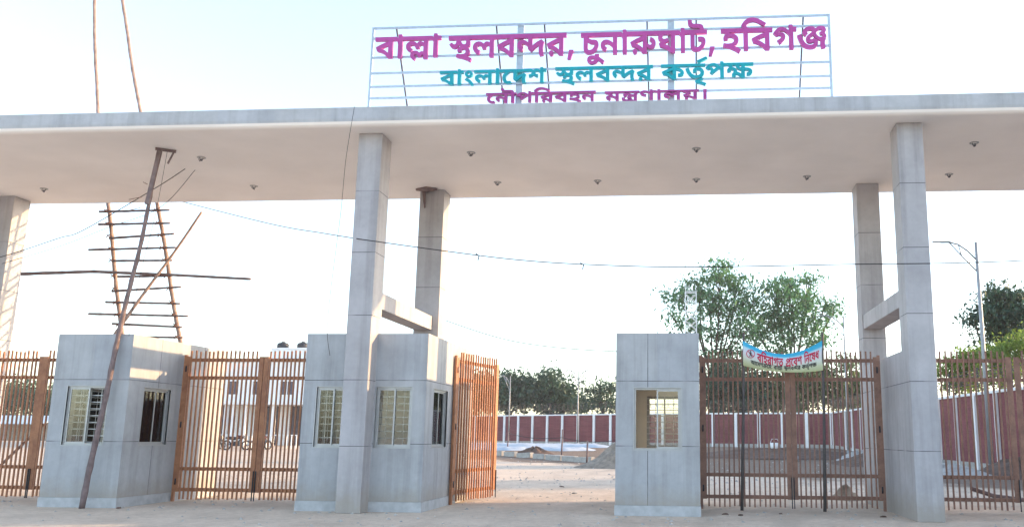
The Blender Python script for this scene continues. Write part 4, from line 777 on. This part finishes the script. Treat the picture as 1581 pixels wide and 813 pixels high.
# wire fence standing on the wall
def wire_fence(label, pts):
    t = empty('wire_fence', (pts[0][0], pts[0][1], WH)); tag(t, label, 'fence')
    w = MB()
    for (ax, ay), (bx_, by_) in zip(pts[:-1], pts[1:]):
        a = Vector((ax, ay, WH)); b_ = Vector((bx_, by_, WH)); L = (b_ - a).length; d = (b_ - a) / L
        for h in (.12, .30, .48, .66, .84, 1.02, 1.2): w.bar(a + Vector((0, 0, h)), b_ + Vector((0, 0, h)), .024)
        # coil of wire along the top
        P = []; n_ = int(L / .11)
        for k in range(n_):
            an = k * 1.0; q = a + d * (L * k / n_) + Vector((0, 0, .75 + .33 * math.sin(an))) + Vector((-d.y, d.x, 0)) * (.33 * math.cos(an)); P.append(q)
        w.tube(P, .018, 3, False)
        k = 0
        while k < L:
            p = a + d * k; ps = MB(); ps.bar(p, p + Vector((0, 0, 1.3)), .06); ps.build('post', M['rust'], t); k += 4.2
    w.build('wire', M['rust'], t)
wire_fence('coiled wire fence on top of the long back wall', WP[:5])
wire_fence('coiled wire fence on top of the right side wall', WP[4:])

# ------------------------------------------------------------------ street lamps
def street_lamp(label, x, y, H, arm, side=-1, r=.075, lean=0.0, double=False):
    t = empty('street_lamp', (x, y, gz(x, y))); tag(t, label, 'street lamp', 'tall street lamps standing in the yard')
    H = H - gz(x, y)
    p = MB(); p.tube([(0, 0, 0), (lean*.5, 0, H*.5), (lean, 0, H)], [r, r*.8, r*.55], 10); p.tube([(0, 0, 0), (0, 0, .35)], r*1.7, 10)
    p.build('pole', M['galv'], t, local=True)
    for s in ((side, -side) if double else (side,)):
        a = MB(); e = arm * s
        a.tube([(lean, 0, H - .95), (lean + e*.25, 0, H - .45), (lean + e*.5, 0, H - .12), (lean + e*.75, 0, H), (lean + e, 0, H)], .045, 6)
        a.tube([(lean, 0, H - 1.55), (lean + e*.4, 0, H - .75), (lean + e*.75, 0, H - .02)], .036, 6)
        a.tube([(lean + e*.5, 0, H - .12), (lean + e*.42, 0, H - .70)], .03, 6)
        ar = a.build('arm', M['galv'], t, local=True)
        h = MB(); x0, x1 = sorted((lean + e*.72, lean + e*1.22))
        h.box(x0, x1, -.09, .09, H + .0, H + .06); hd = h.build('lamp_head', M['galv'], ar, local=True)
    return t
street_lamp('tall galvanised street lamp right of the right hand pier, arm reaching left', 14.62, 44.5, 11.35, 1.75, r=.13, lean=-.02)
street_lamp('galvanised street lamp standing between the trees and the right hand pier', 12.02, 68.0, 10.8, 1.55, r=.09)
street_lamp('small distant lamp with arms to both sides, seen over the wall through the open gateway', -10.45, 84.0, 7.75, .95, r=.08, double=True)
street_lamp('small distant lamp beside the open gate leaf, against the dark trees', -17.9, 88.0, 7.5, .9, r=.08)
street_lamp('slim lamp post seen through the right gate beneath the banner', 6.95, 58.0, 5.2, .9, r=.07)

# lattice mast behind the narrow booth
t = empty('lattice_mast', (.27, 60, gz(0, 60))); tag(t, 'slim white lattice mast rising behind the narrow booth', 'mast')
for sx in (-.38, .38):
    for sy in (-.3, .3):
        c = MB(); c.bar((sx, sy, 0), (sx, sy, 11.3), .055); c.build('leg', M['white_steel'], t, local=True)
c = MB(); z = 0; k = 0
while z < 11.0:
    for sy in (-.3, .3):
        c.bar((-.38, sy, z), (.38, sy, z + .62), .03); c.bar((.38, sy, z), (-.38, sy, z + .62), .03)
    z += .62
c.build('lacing', M['white_steel'], t, local=True)
c = MB()
for x in (-.38, -.1, .15, .38): c.bar((x, 0, 11.3), (x * .9, 0, 11.85), .03)
c.bar((-.38, .3, 11.3), (.38, .3, 11.3), .05); c.bar((-.38, -.3, 11.3), (.38, -.3, 11.3), .05); c.build('spikes', M['white_steel'], t, local=True)

# ------------------------------------------------------------------ building behind the left gate
B0, B1, BF = -47.0, -31.0, 75.0
t = empty('two_storey_building', ((B0 + B1) / 2, BF + 5, .5)); tag(t, 'white two storey building behind the closed left gate', 'building')
c = MB(); zb = .4
ops = [(-40.6, -39.6), (-38.3, -37.4), (-35.8, -34.55), (-43.2, -42.2), (-33.2, -32.2)]
wall_pieces(c, 'x', B0, B1, BF, BF + .3, 4.35, 7.9, [(a, b_, 4.95, 6.1) for a, b_ in ops])
c.box(B0, B1, BF + 10, BF + 10.3, zb, 7.9); c.box(B0, B0 + .3, BF + .3, BF + 10, 4.35, 7.9); c.box(B1 - .3, B1, BF + .3, BF + 10, 4.35, 7.9)
c.box(B0, B0 + .3, BF + 2.4, BF + 10, zb, 4.35); c.box(B1 - .3, B1, BF + 2.4, BF + 10, zb, 4.35); c.box(B0 + .3, B1 - .3, BF + 2.4, BF + 2.6, zb, 4.05)
c.build('wall', M['white'], t)
c = MB(); c.box(B0 - .2, B1 + .2, BF - .25, BF + 10.5, 7.9, 8.02); c.box(B0, B1, BF + .3, BF + 10, 7.0, 7.15); c.build('roof', M['white'], t)
c = MB(); c.box(B0, B1, BF - .5, BF + 10, 4.06, 4.34); c.build('floor_slab', M['white'], t)
c = MB(); c.box(-37.4, -31.2, BF + 1.2, BF + 8, 8.02, 9.05); c.box(-37.55, -31.0, BF + 1.0, BF + 8.2, 9.05, 9.17); c.build('roof_room', M['white'], t)
for a, b_ in ops:
    c = MB(); c.box(a, b_, BF + .12, BF + .18, 4.95, 6.1); w = c.build('window', M['dark_in'], t)
    c = MB(); m2 = (a + b_) / 2; c.box(m2 - .03, m2 + .03, BF + .06, BF + .115, 4.95, 6.1); c.box(a, b_, BF + .04, BF + .10, 4.9, 4.95); c.build('frame', M['white'], w)
for x in (-46.5, -43.6, -40.6, -39.9, -38.9, -36.3, -33.0, -31.6):
    c = MB(); c.box(x, x + .3, BF - .2, BF + .1, zb, 4.05); c.build('porch_column', M['white'], t)
for a, b_ in ((-45.8, -44.2), (-43.0, -41.0), (-38.4, -36.9), (-35.75, -33.3)):
    c = MB(); z = 1.9
    while z < 3.95: c.box(a, b_, BF + 2.30, BF + 2.36, z, z + .10); z += .155
    c.box(a, b_, BF + 2.365, BF + 2.395, .5, 4.0); c.build('louvred_shutter', M['dark_in'], t)
for x, lb in ((-37.05, 'left of the two black water tanks on the white building'), (-35.15, 'right of the two black water tanks on the white building')):
    c = MB(); y = BF + 2.6
    c.tube([(x, y, 9.17), (x, y, 9.62), (x, y, 9.74), (x, y, 9.80)], [.52, .52, .42, .2], 16)
    wt = empty('water_tank', (x, y, 9.17)); tag(wt, lb, 'water tank', 'black water tanks on the roof')
    c.build('tank_body', M['black'], wt)
    c = MB(); c.tube([(x, y, 9.80), (x, y, 9.88)], .17, 12); c.build('lid', M['black'], wt)

# motorcycles parked before the porch
def motorcycle():
    t = empty('motorcycle', (0, 0, 0))
    for x, nm in ((-.65, 'wheel'), (.65, 'wheel')):
        c = MB(); c.tube([(x + .29*math.cos(a*math.pi/8), 0, .31 + .29*math.sin(a*math.pi/8)) for a in range(17)], .055, 6, False)
        w = c.build(nm, M['black'], t, local=True)
        c = MB()
        for a in range(6): c.bar((x, 0, .31), (x + .26*math.cos(a*math.pi/3), 0, .31 + .26*math.sin(a*math.pi/3)), .02)
        c.tube([(x, -.06, .31), (x, .06, .31)], .06, 8); c.build('hub', M['galv'], w, local=True)
    c = MB(); c.bar((-.62, 0, .33), (-.05, 0, .45), .06); c.bar((-.05, 0, .40), (.38, 0, .82), .07); c.box(-.28, .18, -.13, .13, .26, .58)
    c.bar((.65, -.06, .31), (.45, -.06, .95), .04); c.bar((.65, .06, .31), (.45, .06, .95), .04); c.build('frame', M['black'], t, local=True)
    c = MB(); c.tube([(-.02, 0, .78), (.12, 0, .86), (.32, 0, .84), (.42, 0, .76)], [.08, .14, .13, .06], 8)
    c.build('fuel_tank', BIKE, t, local=True)
    c = MB(); c.tube([(-.72, 0, .80), (-.5, 0, .80), (-.2, 0, .76), (0, 0, .77)], [.05, .11, .12, .08], 8); c.build('seat', M['black'], t, local=True)
    c = MB(); c.tube([(.36, -.33, .98), (.45, -.12, 1.0), (.45, .12, 1.0), (.36, .33, .98)], .02, 6); c.build('handlebar', M['galv'], t, local=True)
    c = MB(); c.tube([(.50, 0, .86), (.58, 0, .86)], [.09, .07], 8); c.build('headlight', M['lens'], t, local=True)
    return t
BIKE = simple('maroon_enamel', (.07, .02, .025), .35)
mc = motorcycle()
spots = [(-38.2, 67.5, 60, 'dark motorcycle parked before the shuttered porch, leftmost seen through the closed gate'),
         (-37.3, 67.8, 75, 'dark motorcycle parked second from the left before the porch'),
         (-35.4, 67.5, 12, 'dark motorcycle parked side on before the porch, just right of the middle gate stile'),
         (-33.6, 67.9, 70, 'dark motorcycle parked nearest the wide booth before the porch')]
for i, (x, y, a, lb) in enumerate(spots):
    o = mc if i == 0 else copy_tree(mc)
    o.location = (x, y, gz(x, y)); o.rotation_euler.z = R(a); o.scale = (1.15,) * 3
    tag(o, lb, 'motorcycle', 'motorcycles parked before the porch')
# low porch railing
t = empty('porch_railing', (-37.5, 70.3, gz(0, 70.3))); tag(t, 'low white railing before the porch of the white building', 'railing')
for k in range(30):
    x = -44 + k * .42; c = MB(); c.bar((x, 70.3, .3), (x, 70.3, 1.45), .06); c.build('baluster', M['white'], t)
c = MB(); c.bar((-44.1, 70.3, 1.45), (-31.7, 70.3, 1.45), .09); c.build('handrail', M['white'], t)

# tin roofed shed at the far left
t = empty('tin_shed', (-72, 90, .6)); tag(t, 'low shed with a pale blue tin roof beyond the far left gate', 'shed')
c = MB(); c.add([(-80, 88, 2.35), (-67.5, 88, 2.35), (-67.5, 92, 3.25), (-80, 92, 3.25), (-80, 88, 2.43), (-67.5, 88, 2.43), (-67.5, 92, 3.33), (-80, 92, 3.33)], [(0,3,2,1),(4,5,6,7),(0,1,5,4),(1,2,6,5),(2,3,7,6),(3,0,4,7)]); c.build('roof', simple('blue_tin', (.45, .56, .66), .5), t)
c = MB(); c.box(-79.6, -68, 91.4, 91.6, .5, 3.0); c.build('wall', M['concrete'], t)
for x in (-79.4, -75.5, -71.8, -68.2):
    c = MB(); c.box(x, x + .15, 88.2, 88.35, .5, 2.3); c.build('post', M['bamboo'], t)

# ------------------------------------------------------------------ heaps, kerbs, posts, debris inside the yard
def heap(name, label, x, y, rx, ry, h, mat, seed, cat='heap', rough=.18):
    rg = random.Random(seed); c = MB(); NA, NR = 40, 12; vs = [(0, 0, h)]; fs = []
    ph = [rg.uniform(0, 6.28) for _ in range(6)]
    for r in range(1, NR + 1):
        for a in range(NA):
            an = 2*math.pi*a/NA; t_ = r / NR
            k = 1 + .13*math.sin(2*an + ph[0]) + .09*math.sin(3*an + ph[1]) + .05*math.sin(7*an + ph[2])
            z = h * (.35*(1 - t_) + .65*math.cos(t_*math.pi/2)**2) * (1 + rough*math.sin(5*an + ph[3] + 4*t_)) + h*.16*rg.uniform(-1, 1)*(1 - t_)
            vs.append((rx*t_*k*math.cos(an), ry*t_*k*math.sin(an), max(z, 0) if r < NR else -.05))
    for a in range(NA): fs.append((0, 1 + a, 1 + (a+1) % NA))
    for r in range(NR - 1):
        for a in range(NA):
            p = 1 + r*NA + a; q = 1 + r*NA + (a+1) % NA; fs.append((p, p + NA, q + NA, q))
    c.add(vs, fs, True); o = c.build(name, mat); o.location = (x, y, gz(x, y)); return tag(o, label, cat)
heap('sand_heap', 'grey brown sand heap just left of the narrow booth', -2.9, 45.0, 2.5, 2.0, 1.3, M['sand'], 3)
heap('rubble_heap', 'small brown heap of broken brick behind the right gate', 4.05, 23.6, .5, .45, .32, M['sand'], 5)
heap('earth_mound', 'low dark earth mound before the back wall, behind the right gate', 6.5, 64, 7.5, 4, .6, M['mud'], 8)
heap('earth_mound', 'low muddy mound by the foot of the right side wall', 11.5, 54, 3.2, 6, .75, M['mud'], 9)
heap('earth_mound', 'dark hollow of dug earth behind the row of kerb blocks', -11.0, 63.5, 1.8, 1.2, .55, M['mud'], 12)
heap('earth_mound', 'muddy bank near the right edge of the photo behind the gate', 14.0, 39.5, 2.2, 4.0, .7, M['mud'], 14)
# white sheeting spread on the ground
def sheet(label, x0, x1, y0, y1, seed, h=.25):
    rg = random.Random(seed); c = MB(); NX_, NY_ = 34, 10; vs = []; fs = []
    for side in (0, 1):
        for j in range(NY_ + 1):
            for i in range(NX_ + 1):
                x = x0 + (x1 - x0)*i/NX_; y = y0 + (y1 - y0)*j/NY_ + .4*math.sin(i*.5 + seed)
                e = min(i, NX_ - i, j*2, (NY_ - j)*2, 3) / 3
                vs.append((x, y, gz(x, y) + .02 - .012*side + e*h*(.35 + .65*abs(math.sin(i*.9 + j*.7 + seed)) * rg.uniform(.7, 1))))
    K = (NX_+1)*(NY_+1)
    for j in range(NY_):
        for i in range(NX_):
            a = j*(NX_+1)+i; fs += [(a, a+1, a+NX_+2, a+NX_+1), (K+a, K+a+NX_+1, K+a+NX_+2, K+a+1)]
    c.add(vs, fs, True); o = c.build('plastic_sheeting', M['tarp']); return tag(o, label, 'plastic sheet')
sheet('long strip of white plastic sheeting on the ground before the back wall', -26, -6.5, 78, 81, 1, .35)
sheet('second strip of white sheeting lying nearer than the strip by the wall', -19, -7.5, 70.5, 72.5, 4, .3)
heap('gravel_bank', 'grey bank of stone chips behind the gate right of the pier', 11.0, 39, 2.4, 3.2, .45, M['concrete'], 21)
heap('gravel_bank', 'grey stone chips heaped by the side wall, left of the pier', 11.6, 62, 2.0, 3.0, .5, M['concrete'], 22)
# kerb blocks
kb = MB(); kb.box(-.86, .86, -.14, .14, 0, .34); k0 = kb.build('kerb_block', M['concrete'], bevel=.02)
pts = [(-13.6, 62.9, 2), (-12.3, 61.3, -4), (-11.0, 59.8, 3), (-9.7, 58.2, -5), (-8.5, 56.6, 3), (-7.3, 55.0, -4), (-6.2, 53.3, 2)]
nm = ['farthest block of the row of concrete kerb blocks', 'second farthest concrete kerb block in the row', 'third farthest concrete kerb block in the row', 'middle block of the row of concrete kerb blocks',
      'third nearest concrete kerb block in the row', 'second nearest concrete kerb block in the row', 'nearest block of the row of concrete kerb blocks, by the sand heap']
for i, (x, y, a) in enumerate(pts):
    o = k0 if i == 0 else k0.copy()
    if i: col.objects.link(o)
    o.location = (x, y, gz(x, y) - .01); o.rotation_euler = (R(random.uniform(-3, 3)), R(random.uniform(-3, 3)), R(a - 50)); tag(o, nm[i], 'kerb block', 'concrete kerb blocks in a row')
# stakes and rope
st = [(-14.7, 72, 1.55, 'thin leaning stake nearest the open gate leaf'), (-8.6, 60.5, 1.9, 'thick pale stake standing behind the kerb blocks'), (-4.1, 56, 1.5, 'thin dark stake behind the sand heap'), (-5.9, 52, 1.3, 'short stake at the left foot of the sand heap')]
for x, y, h, lb in st:
    c = MB(); c.tube([(x, y, gz(x, y) - .05), (x + .03, y, gz(x, y) + h)], [.06, .05], 7); tag(c.build('wooden_stake', M['bamboo_d']), lb, 'stake')
c = MB()
P = []
for (x0, y0, h0, _), (x1, y1, h1, _) in zip(st[:2], st[1:3]):
    for k in range(9):
        t_ = k / 8; P.append((x0 + (x1-x0)*t_, y0 + (y1-y0)*t_, gz(0, y0) * (1-t_) + gz(0, y1)*t_ + 1.35 - .9*t_*(1-t_)))
c.tube(P, .02, 5); tag(c.build('barrier_rope', M['cable']), 'rope slung between the stakes behind the kerb blocks', 'rope')
# things lying behind the right gates
c = MB(); c.tube([(0, 0, 0), (0, 0, .34)], [.15, .20], 14); bk = empty('white_bucket', (6.1, 63.5, gz(6, 63.5) + .48)); c.build('bucket_body', M['white'], bk, local=True)
c = MB(); c.tube([(-.19, 0, .33), (-.12, 0, .50), (.12, 0, .50), (.19, 0, .33)], .012, 5); c.build('handle', M['white'], bk, local=True)
bk.scale = (1.6,)*3; tag(bk, 'white bucket on the dark mound behind the right gate', 'bucket')
c = MB(); c.tube([(6.6, 21.6, .42), (7.2, 21.9, .24), (8.0, 22.1, .14), (9.2, 22.2, .10)], .05, 8)
tag(c.build('bent_pipe', M['bamboo_d']), 'bent dark pipe lying behind the gate right of the pier', 'pipe')
rg = random.Random(5)
lbs = ['dark clod on the ground under the right gate, nearest the narrow booth', 'dark brick bat lying under the left banner pole', 'small dark stone in front of the left leaf of the right gate',
       'flat dark stone at the foot of the pier', 'pale stone on the ground in the open gateway', 'dark stone far out in the open gateway', 'small stone at the corner of the left booth']
for i, (x, y, s) in enumerate([(.75, 18.6, .05), (1.05, 18.4, .045), (1.9, 18.9, .035), (3.9, 18.5, .05), (-3.1, 24.5, .06), (-3.9, 27.5, .07), (-11.8, 17.9, .05)]):
    c = MB(); vs = []; 
    for k in range(14):
        an = rg.uniform(0, 6.28); ph_ = rg.uniform(-.4, 1.2); vs.append((s*1.5*math.cos(an)*math.cos(ph_), s*math.sin(an)*math.cos(ph_), max(-.005, s*.8*math.sin(ph_))))
    bm = bmesh.new()
    for v in vs: bm.verts.new(v)
    bmesh.ops.convex_hull(bm, input=bm.verts); me = bpy.data.meshes.new('stone'); bm.to_mesh(me); bm.free(); me.materials.append(M['mud'] if i != 4 else M['concrete'])
    o = bpy.data.objects.new('stone', me); col.objects.link(o); o.location = (x, y, 0); tag(o, lbs[i], 'stone')
# gravel and clods scattered over the forecourt
c = MB(); rg = random.Random(11)
for k in range(2600):
    x = rg.uniform(-19, 9); y = rg.uniform(15.2, 34) if rg.random() < .8 else rg.uniform(34, 60)
    s = rg.choice((.008, .012, .016, .024, .04)) * rg.uniform(.8, 1.3) * (1 if y < 30 else 1.6)
    a = rg.uniform(0, 3); q = [(x + s*math.cos(a + j*1.5708), y + s*math.sin(a + j*1.5708), gz(x, y) + .001) for j in range(4)]
    tp_ = (x + rg.uniform(-s, s)*.4, y, gz(x, y) + s*.8); c.add(q + [tp_], [(0, 1, 4), (1, 2, 4), (2, 3, 4), (3, 0, 4)])
tag(c.build('gravel', M['concrete']), 'loose gravel and grit scattered over the forecourt', 'gravel', kind='stuff')

# ------------------------------------------------------------------ trees
def tree(name, label, x, y, base_z, trunk_h, blobs, nleaf, leaf, mat, seed, tr=.25, cat='tree', droop=.2, twigs=True, group=None, limbs=True):
    rg = random.Random(seed); t = empty(name, (x, y, base_z)); tag(t, label, cat, group)
    tk = MB(); top = Vector((rg.uniform(-.4, .4), 0, trunk_h))
    tk.tube([(0, 0, -.3), (top.x*.3, .1, trunk_h*.35), (top.x*.8, -.1, trunk_h*.7), tuple(top)], [tr*1.25, tr, tr*.85, tr*.65], 9)
    for (bx_, by_, bz_, br_) in blobs:
        e = Vector((bx_, by_, bz_)); s0 = top * rg.uniform(.62, 1.0); mid = s0.lerp(e, .5) + Vector((rg.uniform(-.5, .5), rg.uniform(-.5, .5), rg.uniform(-.2, .5)))
        if limbs:
            tk.tube([tuple(s0), tuple(mid), tuple(e)], [tr*.42, tr*.27, tr*.10], 6)
        if twigs:
            for _ in range(5):
                q = e + Vector((rg.uniform(-1, 1), rg.uniform(-1, 1), rg.uniform(-.5, .9))) * br_ * .85
                m3 = e.lerp(q, .4) + Vector((0, 0, rg.uniform(0, .25) * br_)); tk.tube([tuple(mid.lerp(e, .6)), tuple(m3), tuple(q)], [tr*.13, tr*.08, tr*.03], 4, False)
    tk.build('trunk', M['bark'], t, local=True)
    c = MB(); vs = []; fs = []; tot = sum(b_[3]**2 for b_ in blobs)
    for (bx_, by_, bz_, br_) in blobs:
        nb = int(nleaf * br_**2 / tot); ncl = max(5, int(nb / 34))
        for _ in range(ncl):
            d = Vector((rg.gauss(0, 1), rg.gauss(0, 1), rg.gauss(0, 1))).normalized(); rr = br_ * rg.uniform(.35, 1.0) ** .6 * rg.choice((1, 1, 1, 1.12))
            cc = Vector((bx_, by_, bz_)) + Vector((d.x, d.y, d.z * .78)) * rr
            cs = rg.uniform(.45, .95) * leaf * 2.7
            for _ in range(34):
                p = cc + Vector((rg.gauss(0, 1)*cs, rg.gauss(0, 1)*cs, rg.gauss(0, .55)*cs))
                nrm = (Vector((rg.gauss(0, 1), rg.gauss(0, 1), rg.gauss(0, 1) + .9))).normalized()
                u = nrm.cross(Vector((rg.uniform(-1, 1), rg.uniform(-1, 1), .1))).normalized(); w = nrm.cross(u)
                s = leaf * rg.choice((.5, .7, .9, 1.1, 1.5)) * rg.uniform(.8, 1.15); k = len(vs)
                vs += [p - u*s*.5, p + w*s*.26 - Vector((0, 0, droop*s*.2)), p + u*s*.6 - Vector((0, 0, droop*s)), p - w*s*.26 - Vector((0, 0, droop*s*.2))]; fs.append((k, k+1, k+2, k+3))
    c.add(vs, fs); c.build('crown', M[mat], t, local=True)
    return t
tree('broadleaf_tree', 'tall feathery green tree left of the pair, its crown over the lattice mast', 3.21, 102.0, 0.62, 8.00, [(0.59, -1.17, 19.73, 1.98), (-1.86, 1.11, 18.51, 1.98), (2.84, 0.84, 18.33, 1.83), (-4.15, -0.78, 16.82, 1.52), (-0.59, -0.01, 16.34, 2.06), (2.19, -0.16, 15.41, 2.06), (4.53, 0.49, 16.17, 1.29), (-4.77, 0.92, 14.67, 1.07), (-2.05, -1.3, 13.44, 1.67), (3.49, -1.51, 12.98, 1.67), (0.72, 1.07, 12.75, 1.29), (-4.03, -0.22, 11.62, 1.22), (2.11, 0.84, 10.72, 1.37), (-0.88, -0.8, 10.26, 0.99)], 9500, 0.40, 'leaf', 1, 0.42, 'tree', 0.20, True, None, True)
tree('broadleaf_tree', 'ragged green tree behind the banner, right of the tall feathery tree', 12.01, 104.0, 0.62, 7.50, [(0.44, 1.46, 19.1, 1.47), (2.74, 1.43, 19.56, 1.01), (-1.65, -1.42, 17.86, 1.55), (0.37, -1.33, 16.45, 2.02), (2.51, 1.07, 17.06, 1.32), (4.61, 0.76, 16.58, 1.01), (-2.25, 0.54, 14.91, 1.86), (0.59, -0.61, 13.66, 2.1), (3.32, 0.34, 14.12, 1.24), (5.1, 0.17, 15.5, 0.78), (-3.53, 0.26, 12.44, 1.24), (3.24, -1.09, 11.67, 1.24), (-1.06, -0.22, 11.37, 1.24)], 9500, 0.40, 'leaf', 2, 0.42, 'tree', 0.20, True, None, True)
tree('undergrowth_tree', 'dark bushy tree low behind the right gate and banner', 5.54, 98.0, 0.62, 2.50, [(-2.06, -0.84, 6.89, 1.76), (0.08, 0.14, 7.46, 1.9), (2.2, -0.42, 6.76, 1.9), (0.04, 0.33, 5.12, 2.05), (-2.09, 0.4, 4.9, 1.76), (1.46, -1.39, 5.13, 1.76), (-1.33, -1.56, 8.32, 1.17)], 9000, 0.45, 'leaf_d', 3, 0.20, 'tree', 0.20, True, None, True)
tree('undergrowth_tree', 'olive green bushy tree low between the banner and the pier', 12.43, 97.0, 0.62, 2.50, [(-1.62, -0.84, 6.71, 1.88), (0.49, -1.27, 7.2, 1.74), (2.55, -0.33, 6.72, 1.74), (0.07, -1.1, 5.11, 2.03), (4.25, -1.39, 5.82, 1.59), (-3.06, -0.31, 4.88, 1.74), (1.7, 1.34, 8.26, 1.01)], 8500, 0.42, 'leaf_o', 4, 0.20, 'tree', 0.20, True, None, True)
tree('undergrowth_tree', 'low bushy tree just left of the right hand pier, behind the gate', 18.07, 96.0, 0.62, 2.20, [(-0.77, 0.2, 8.89, 0.86), (0.17, 0.77, 6.81, 1.43), (1.5, 0.94, 6.12, 1.58), (-0.24, 1.42, 5.09, 1.72)], 5000, 0.40, 'leaf_o', 5, 0.18, 'tree', 0.20, True, None, True)
tree('dark_tree', 'dark dense tree at the right edge standing above the yellow green bushes', 21.26, 62.0, 0.62, 6.50, [(0.31, 0.47, 10.94, 0.65), (1.13, 0.52, 10.21, 0.83), (-0.57, -0.02, 9.49, 0.6), (0.49, -0.38, 9.12, 0.79), (1.85, -0.8, 9.3, 0.79), (1.86, 0.26, 10.66, 0.46), (-1.39, -0.05, 9.04, 0.37), (-0.06, 0.42, 8.04, 0.6), (1.25, -0.2, 8.22, 0.79)], 7500, 0.30, 'leaf_d', 6, 0.28, 'tree', 0.20, True, None, True)
tree('leafy_bush', 'yellow green leafy bush beside the right hand pier over the side wall', 15.90, 54.0, 0.62, 2.80, [(-0.38, -0.28, 4.95, 0.73), (0.52, -0.56, 5.41, 0.73), (1.3, 0.24, 5.72, 0.73), (0.07, -0.68, 4.25, 0.64), (1.02, 0.06, 4.45, 0.73)], 5200, 0.20, 'leaf_y', 7, 0.12, 'bush', 0.20, True, None, True)
tree('leafy_bush', 'yellow green leafy bush under the dark tree at the right edge', 18.19, 52.0, 0.62, 3.00, [(-0.73, -0.44, 5.4, 0.7), (0.1, 0.74, 6.0, 0.78), (1.08, -0.6, 6.44, 0.78), (0.99, 0.33, 5.25, 0.85), (-0.24, -0.66, 4.69, 0.78), (-1.08, -0.4, 4.5, 0.62), (1.82, 0.8, 5.81, 0.85)], 7000, 0.20, 'leaf_y', 8, 0.12, 'bush', 0.20, True, None, True)
tree('dark_tree', 'dense dark tree nearest the open gate leaf over the back wall', -24.09, 118.0, 0.62, 4.00, [(0.13, -0.12, 7.15, 2.11), (1.72, -0.41, 7.5, 1.94), (-0.44, -1.16, 8.46, 1.23), (-1.44, 1.17, 6.1, 1.94), (1.25, -1.58, 5.41, 2.11), (3.0, 0.01, 6.29, 1.59)], 6500, 0.50, 'leaf_d', 9, 0.30, 'tree', 0.20, True, None, True)
tree('dark_tree', 'tallest of the dark trees between the open gate leaf and the narrow booth', -18.05, 116.0, 0.62, 4.00, [(-0.13, 0.23, 8.78, 1.04), (-0.54, -0.23, 7.57, 1.73), (0.95, 0.25, 7.06, 1.73), (-1.11, -0.94, 6.03, 1.73), (1.84, 1.0, 5.79, 1.73), (0.38, 1.04, 5.19, 2.08), (2.98, 0.49, 4.69, 1.39)], 6500, 0.50, 'leaf_d', 10, 0.30, 'tree', 0.20, True, None, True)
tree('sparse_tree', 'thin open tree with bare twigs just left of the narrow booth', -10.63, 112.0, 0.62, 4.50, [(-1.71, -0.08, 6.87, 0.59), (-0.38, 0.1, 7.2, 0.75), (0.62, 1.36, 6.38, 1.0), (1.28, -0.05, 7.21, 0.75), (-0.61, 0.03, 5.23, 1.0), (1.05, 0.28, 4.91, 1.34), (-2.26, -1.01, 4.82, 1.17)], 2300, 0.42, 'leaf_d', 11, 0.22, 'tree', 0.20, True, None, True)
tree('dark_tree', 'dark tree seen through the bars of the open gate leaf', -27.07, 112.0, 0.62, 4.00, [(-0.19, -0.08, 7.65, 1.67), (-1.43, 0.5, 6.81, 1.67), (1.29, 0.53, 6.66, 1.67), (-0.1, -1.14, 5.32, 2.01), (-3.09, -1.57, 5.56, 1.84)], 5500, 0.50, 'leaf_d', 12, 0.30, 'tree', 0.20, True, None, True)
tree('far_tree', 'dark tree group member farthest left, seen through the left edge gate', -97.97, 120.0, 0.62, 3.00, [(-2.41, -0.77, 5.32, 2.15), (-0.56, 0.59, 6.25, 2.15), (1.47, 0.59, 5.89, 1.97), (-0.29, 1.12, 4.4, 2.15), (-5.37, -1.01, 5.12, 2.33)], 5000, 0.50, 'leaf_d', 13, 0.30, 'tree', 0.20, True, None, True)
tree('far_tree', 'dark rounded tree just left of the left booth, seen through the gate bars', -91.02, 118.0, 0.62, 3.00, [(-1.95, -1.26, 6.0, 1.76), (-0.23, 0.65, 5.46, 1.76), (1.62, 0.49, 4.65, 1.76), (-0.7, 1.41, 4.01, 2.11), (4.09, -0.73, 4.22, 1.94), (6.99, -0.78, 4.05, 1.94)], 5500, 0.50, 'leaf_d', 14, 0.30, 'tree', 0.20, True, None, True)
tree('broadleaf_tree', 'green tree outside the side wall beyond the right edge of the photo', 30, 40, 0, 5, [(0,0,8,3.2),(2,1,7,2.6),(-2,-1,7,2.6),(0,1,10,2.2)], 5000, .35, 'leaf', 21, .3)

# ------------------------------------------------------------------ haze
c = MB(); c.box(-135, 135, -8, 150, -1.2, 27); hz = c.build('haze', None)
hm = bpy.data.materials.new('haze_air'); hm.use_nodes = True; hn = hm.node_tree.nodes; hn.remove(hn['Principled BSDF'])
pv = hn.new('ShaderNodeVolumePrincipled'); pv.inputs['Density'].default_value = .0004; pv.inputs['Color'].default_value = (.90, .94, 1, 1)
hm.node_tree.links.new(pv.outputs[0], hn['Material Output'].inputs['Volume']); hz.data.materials.append(hm); tag(hz, kind='stuff')
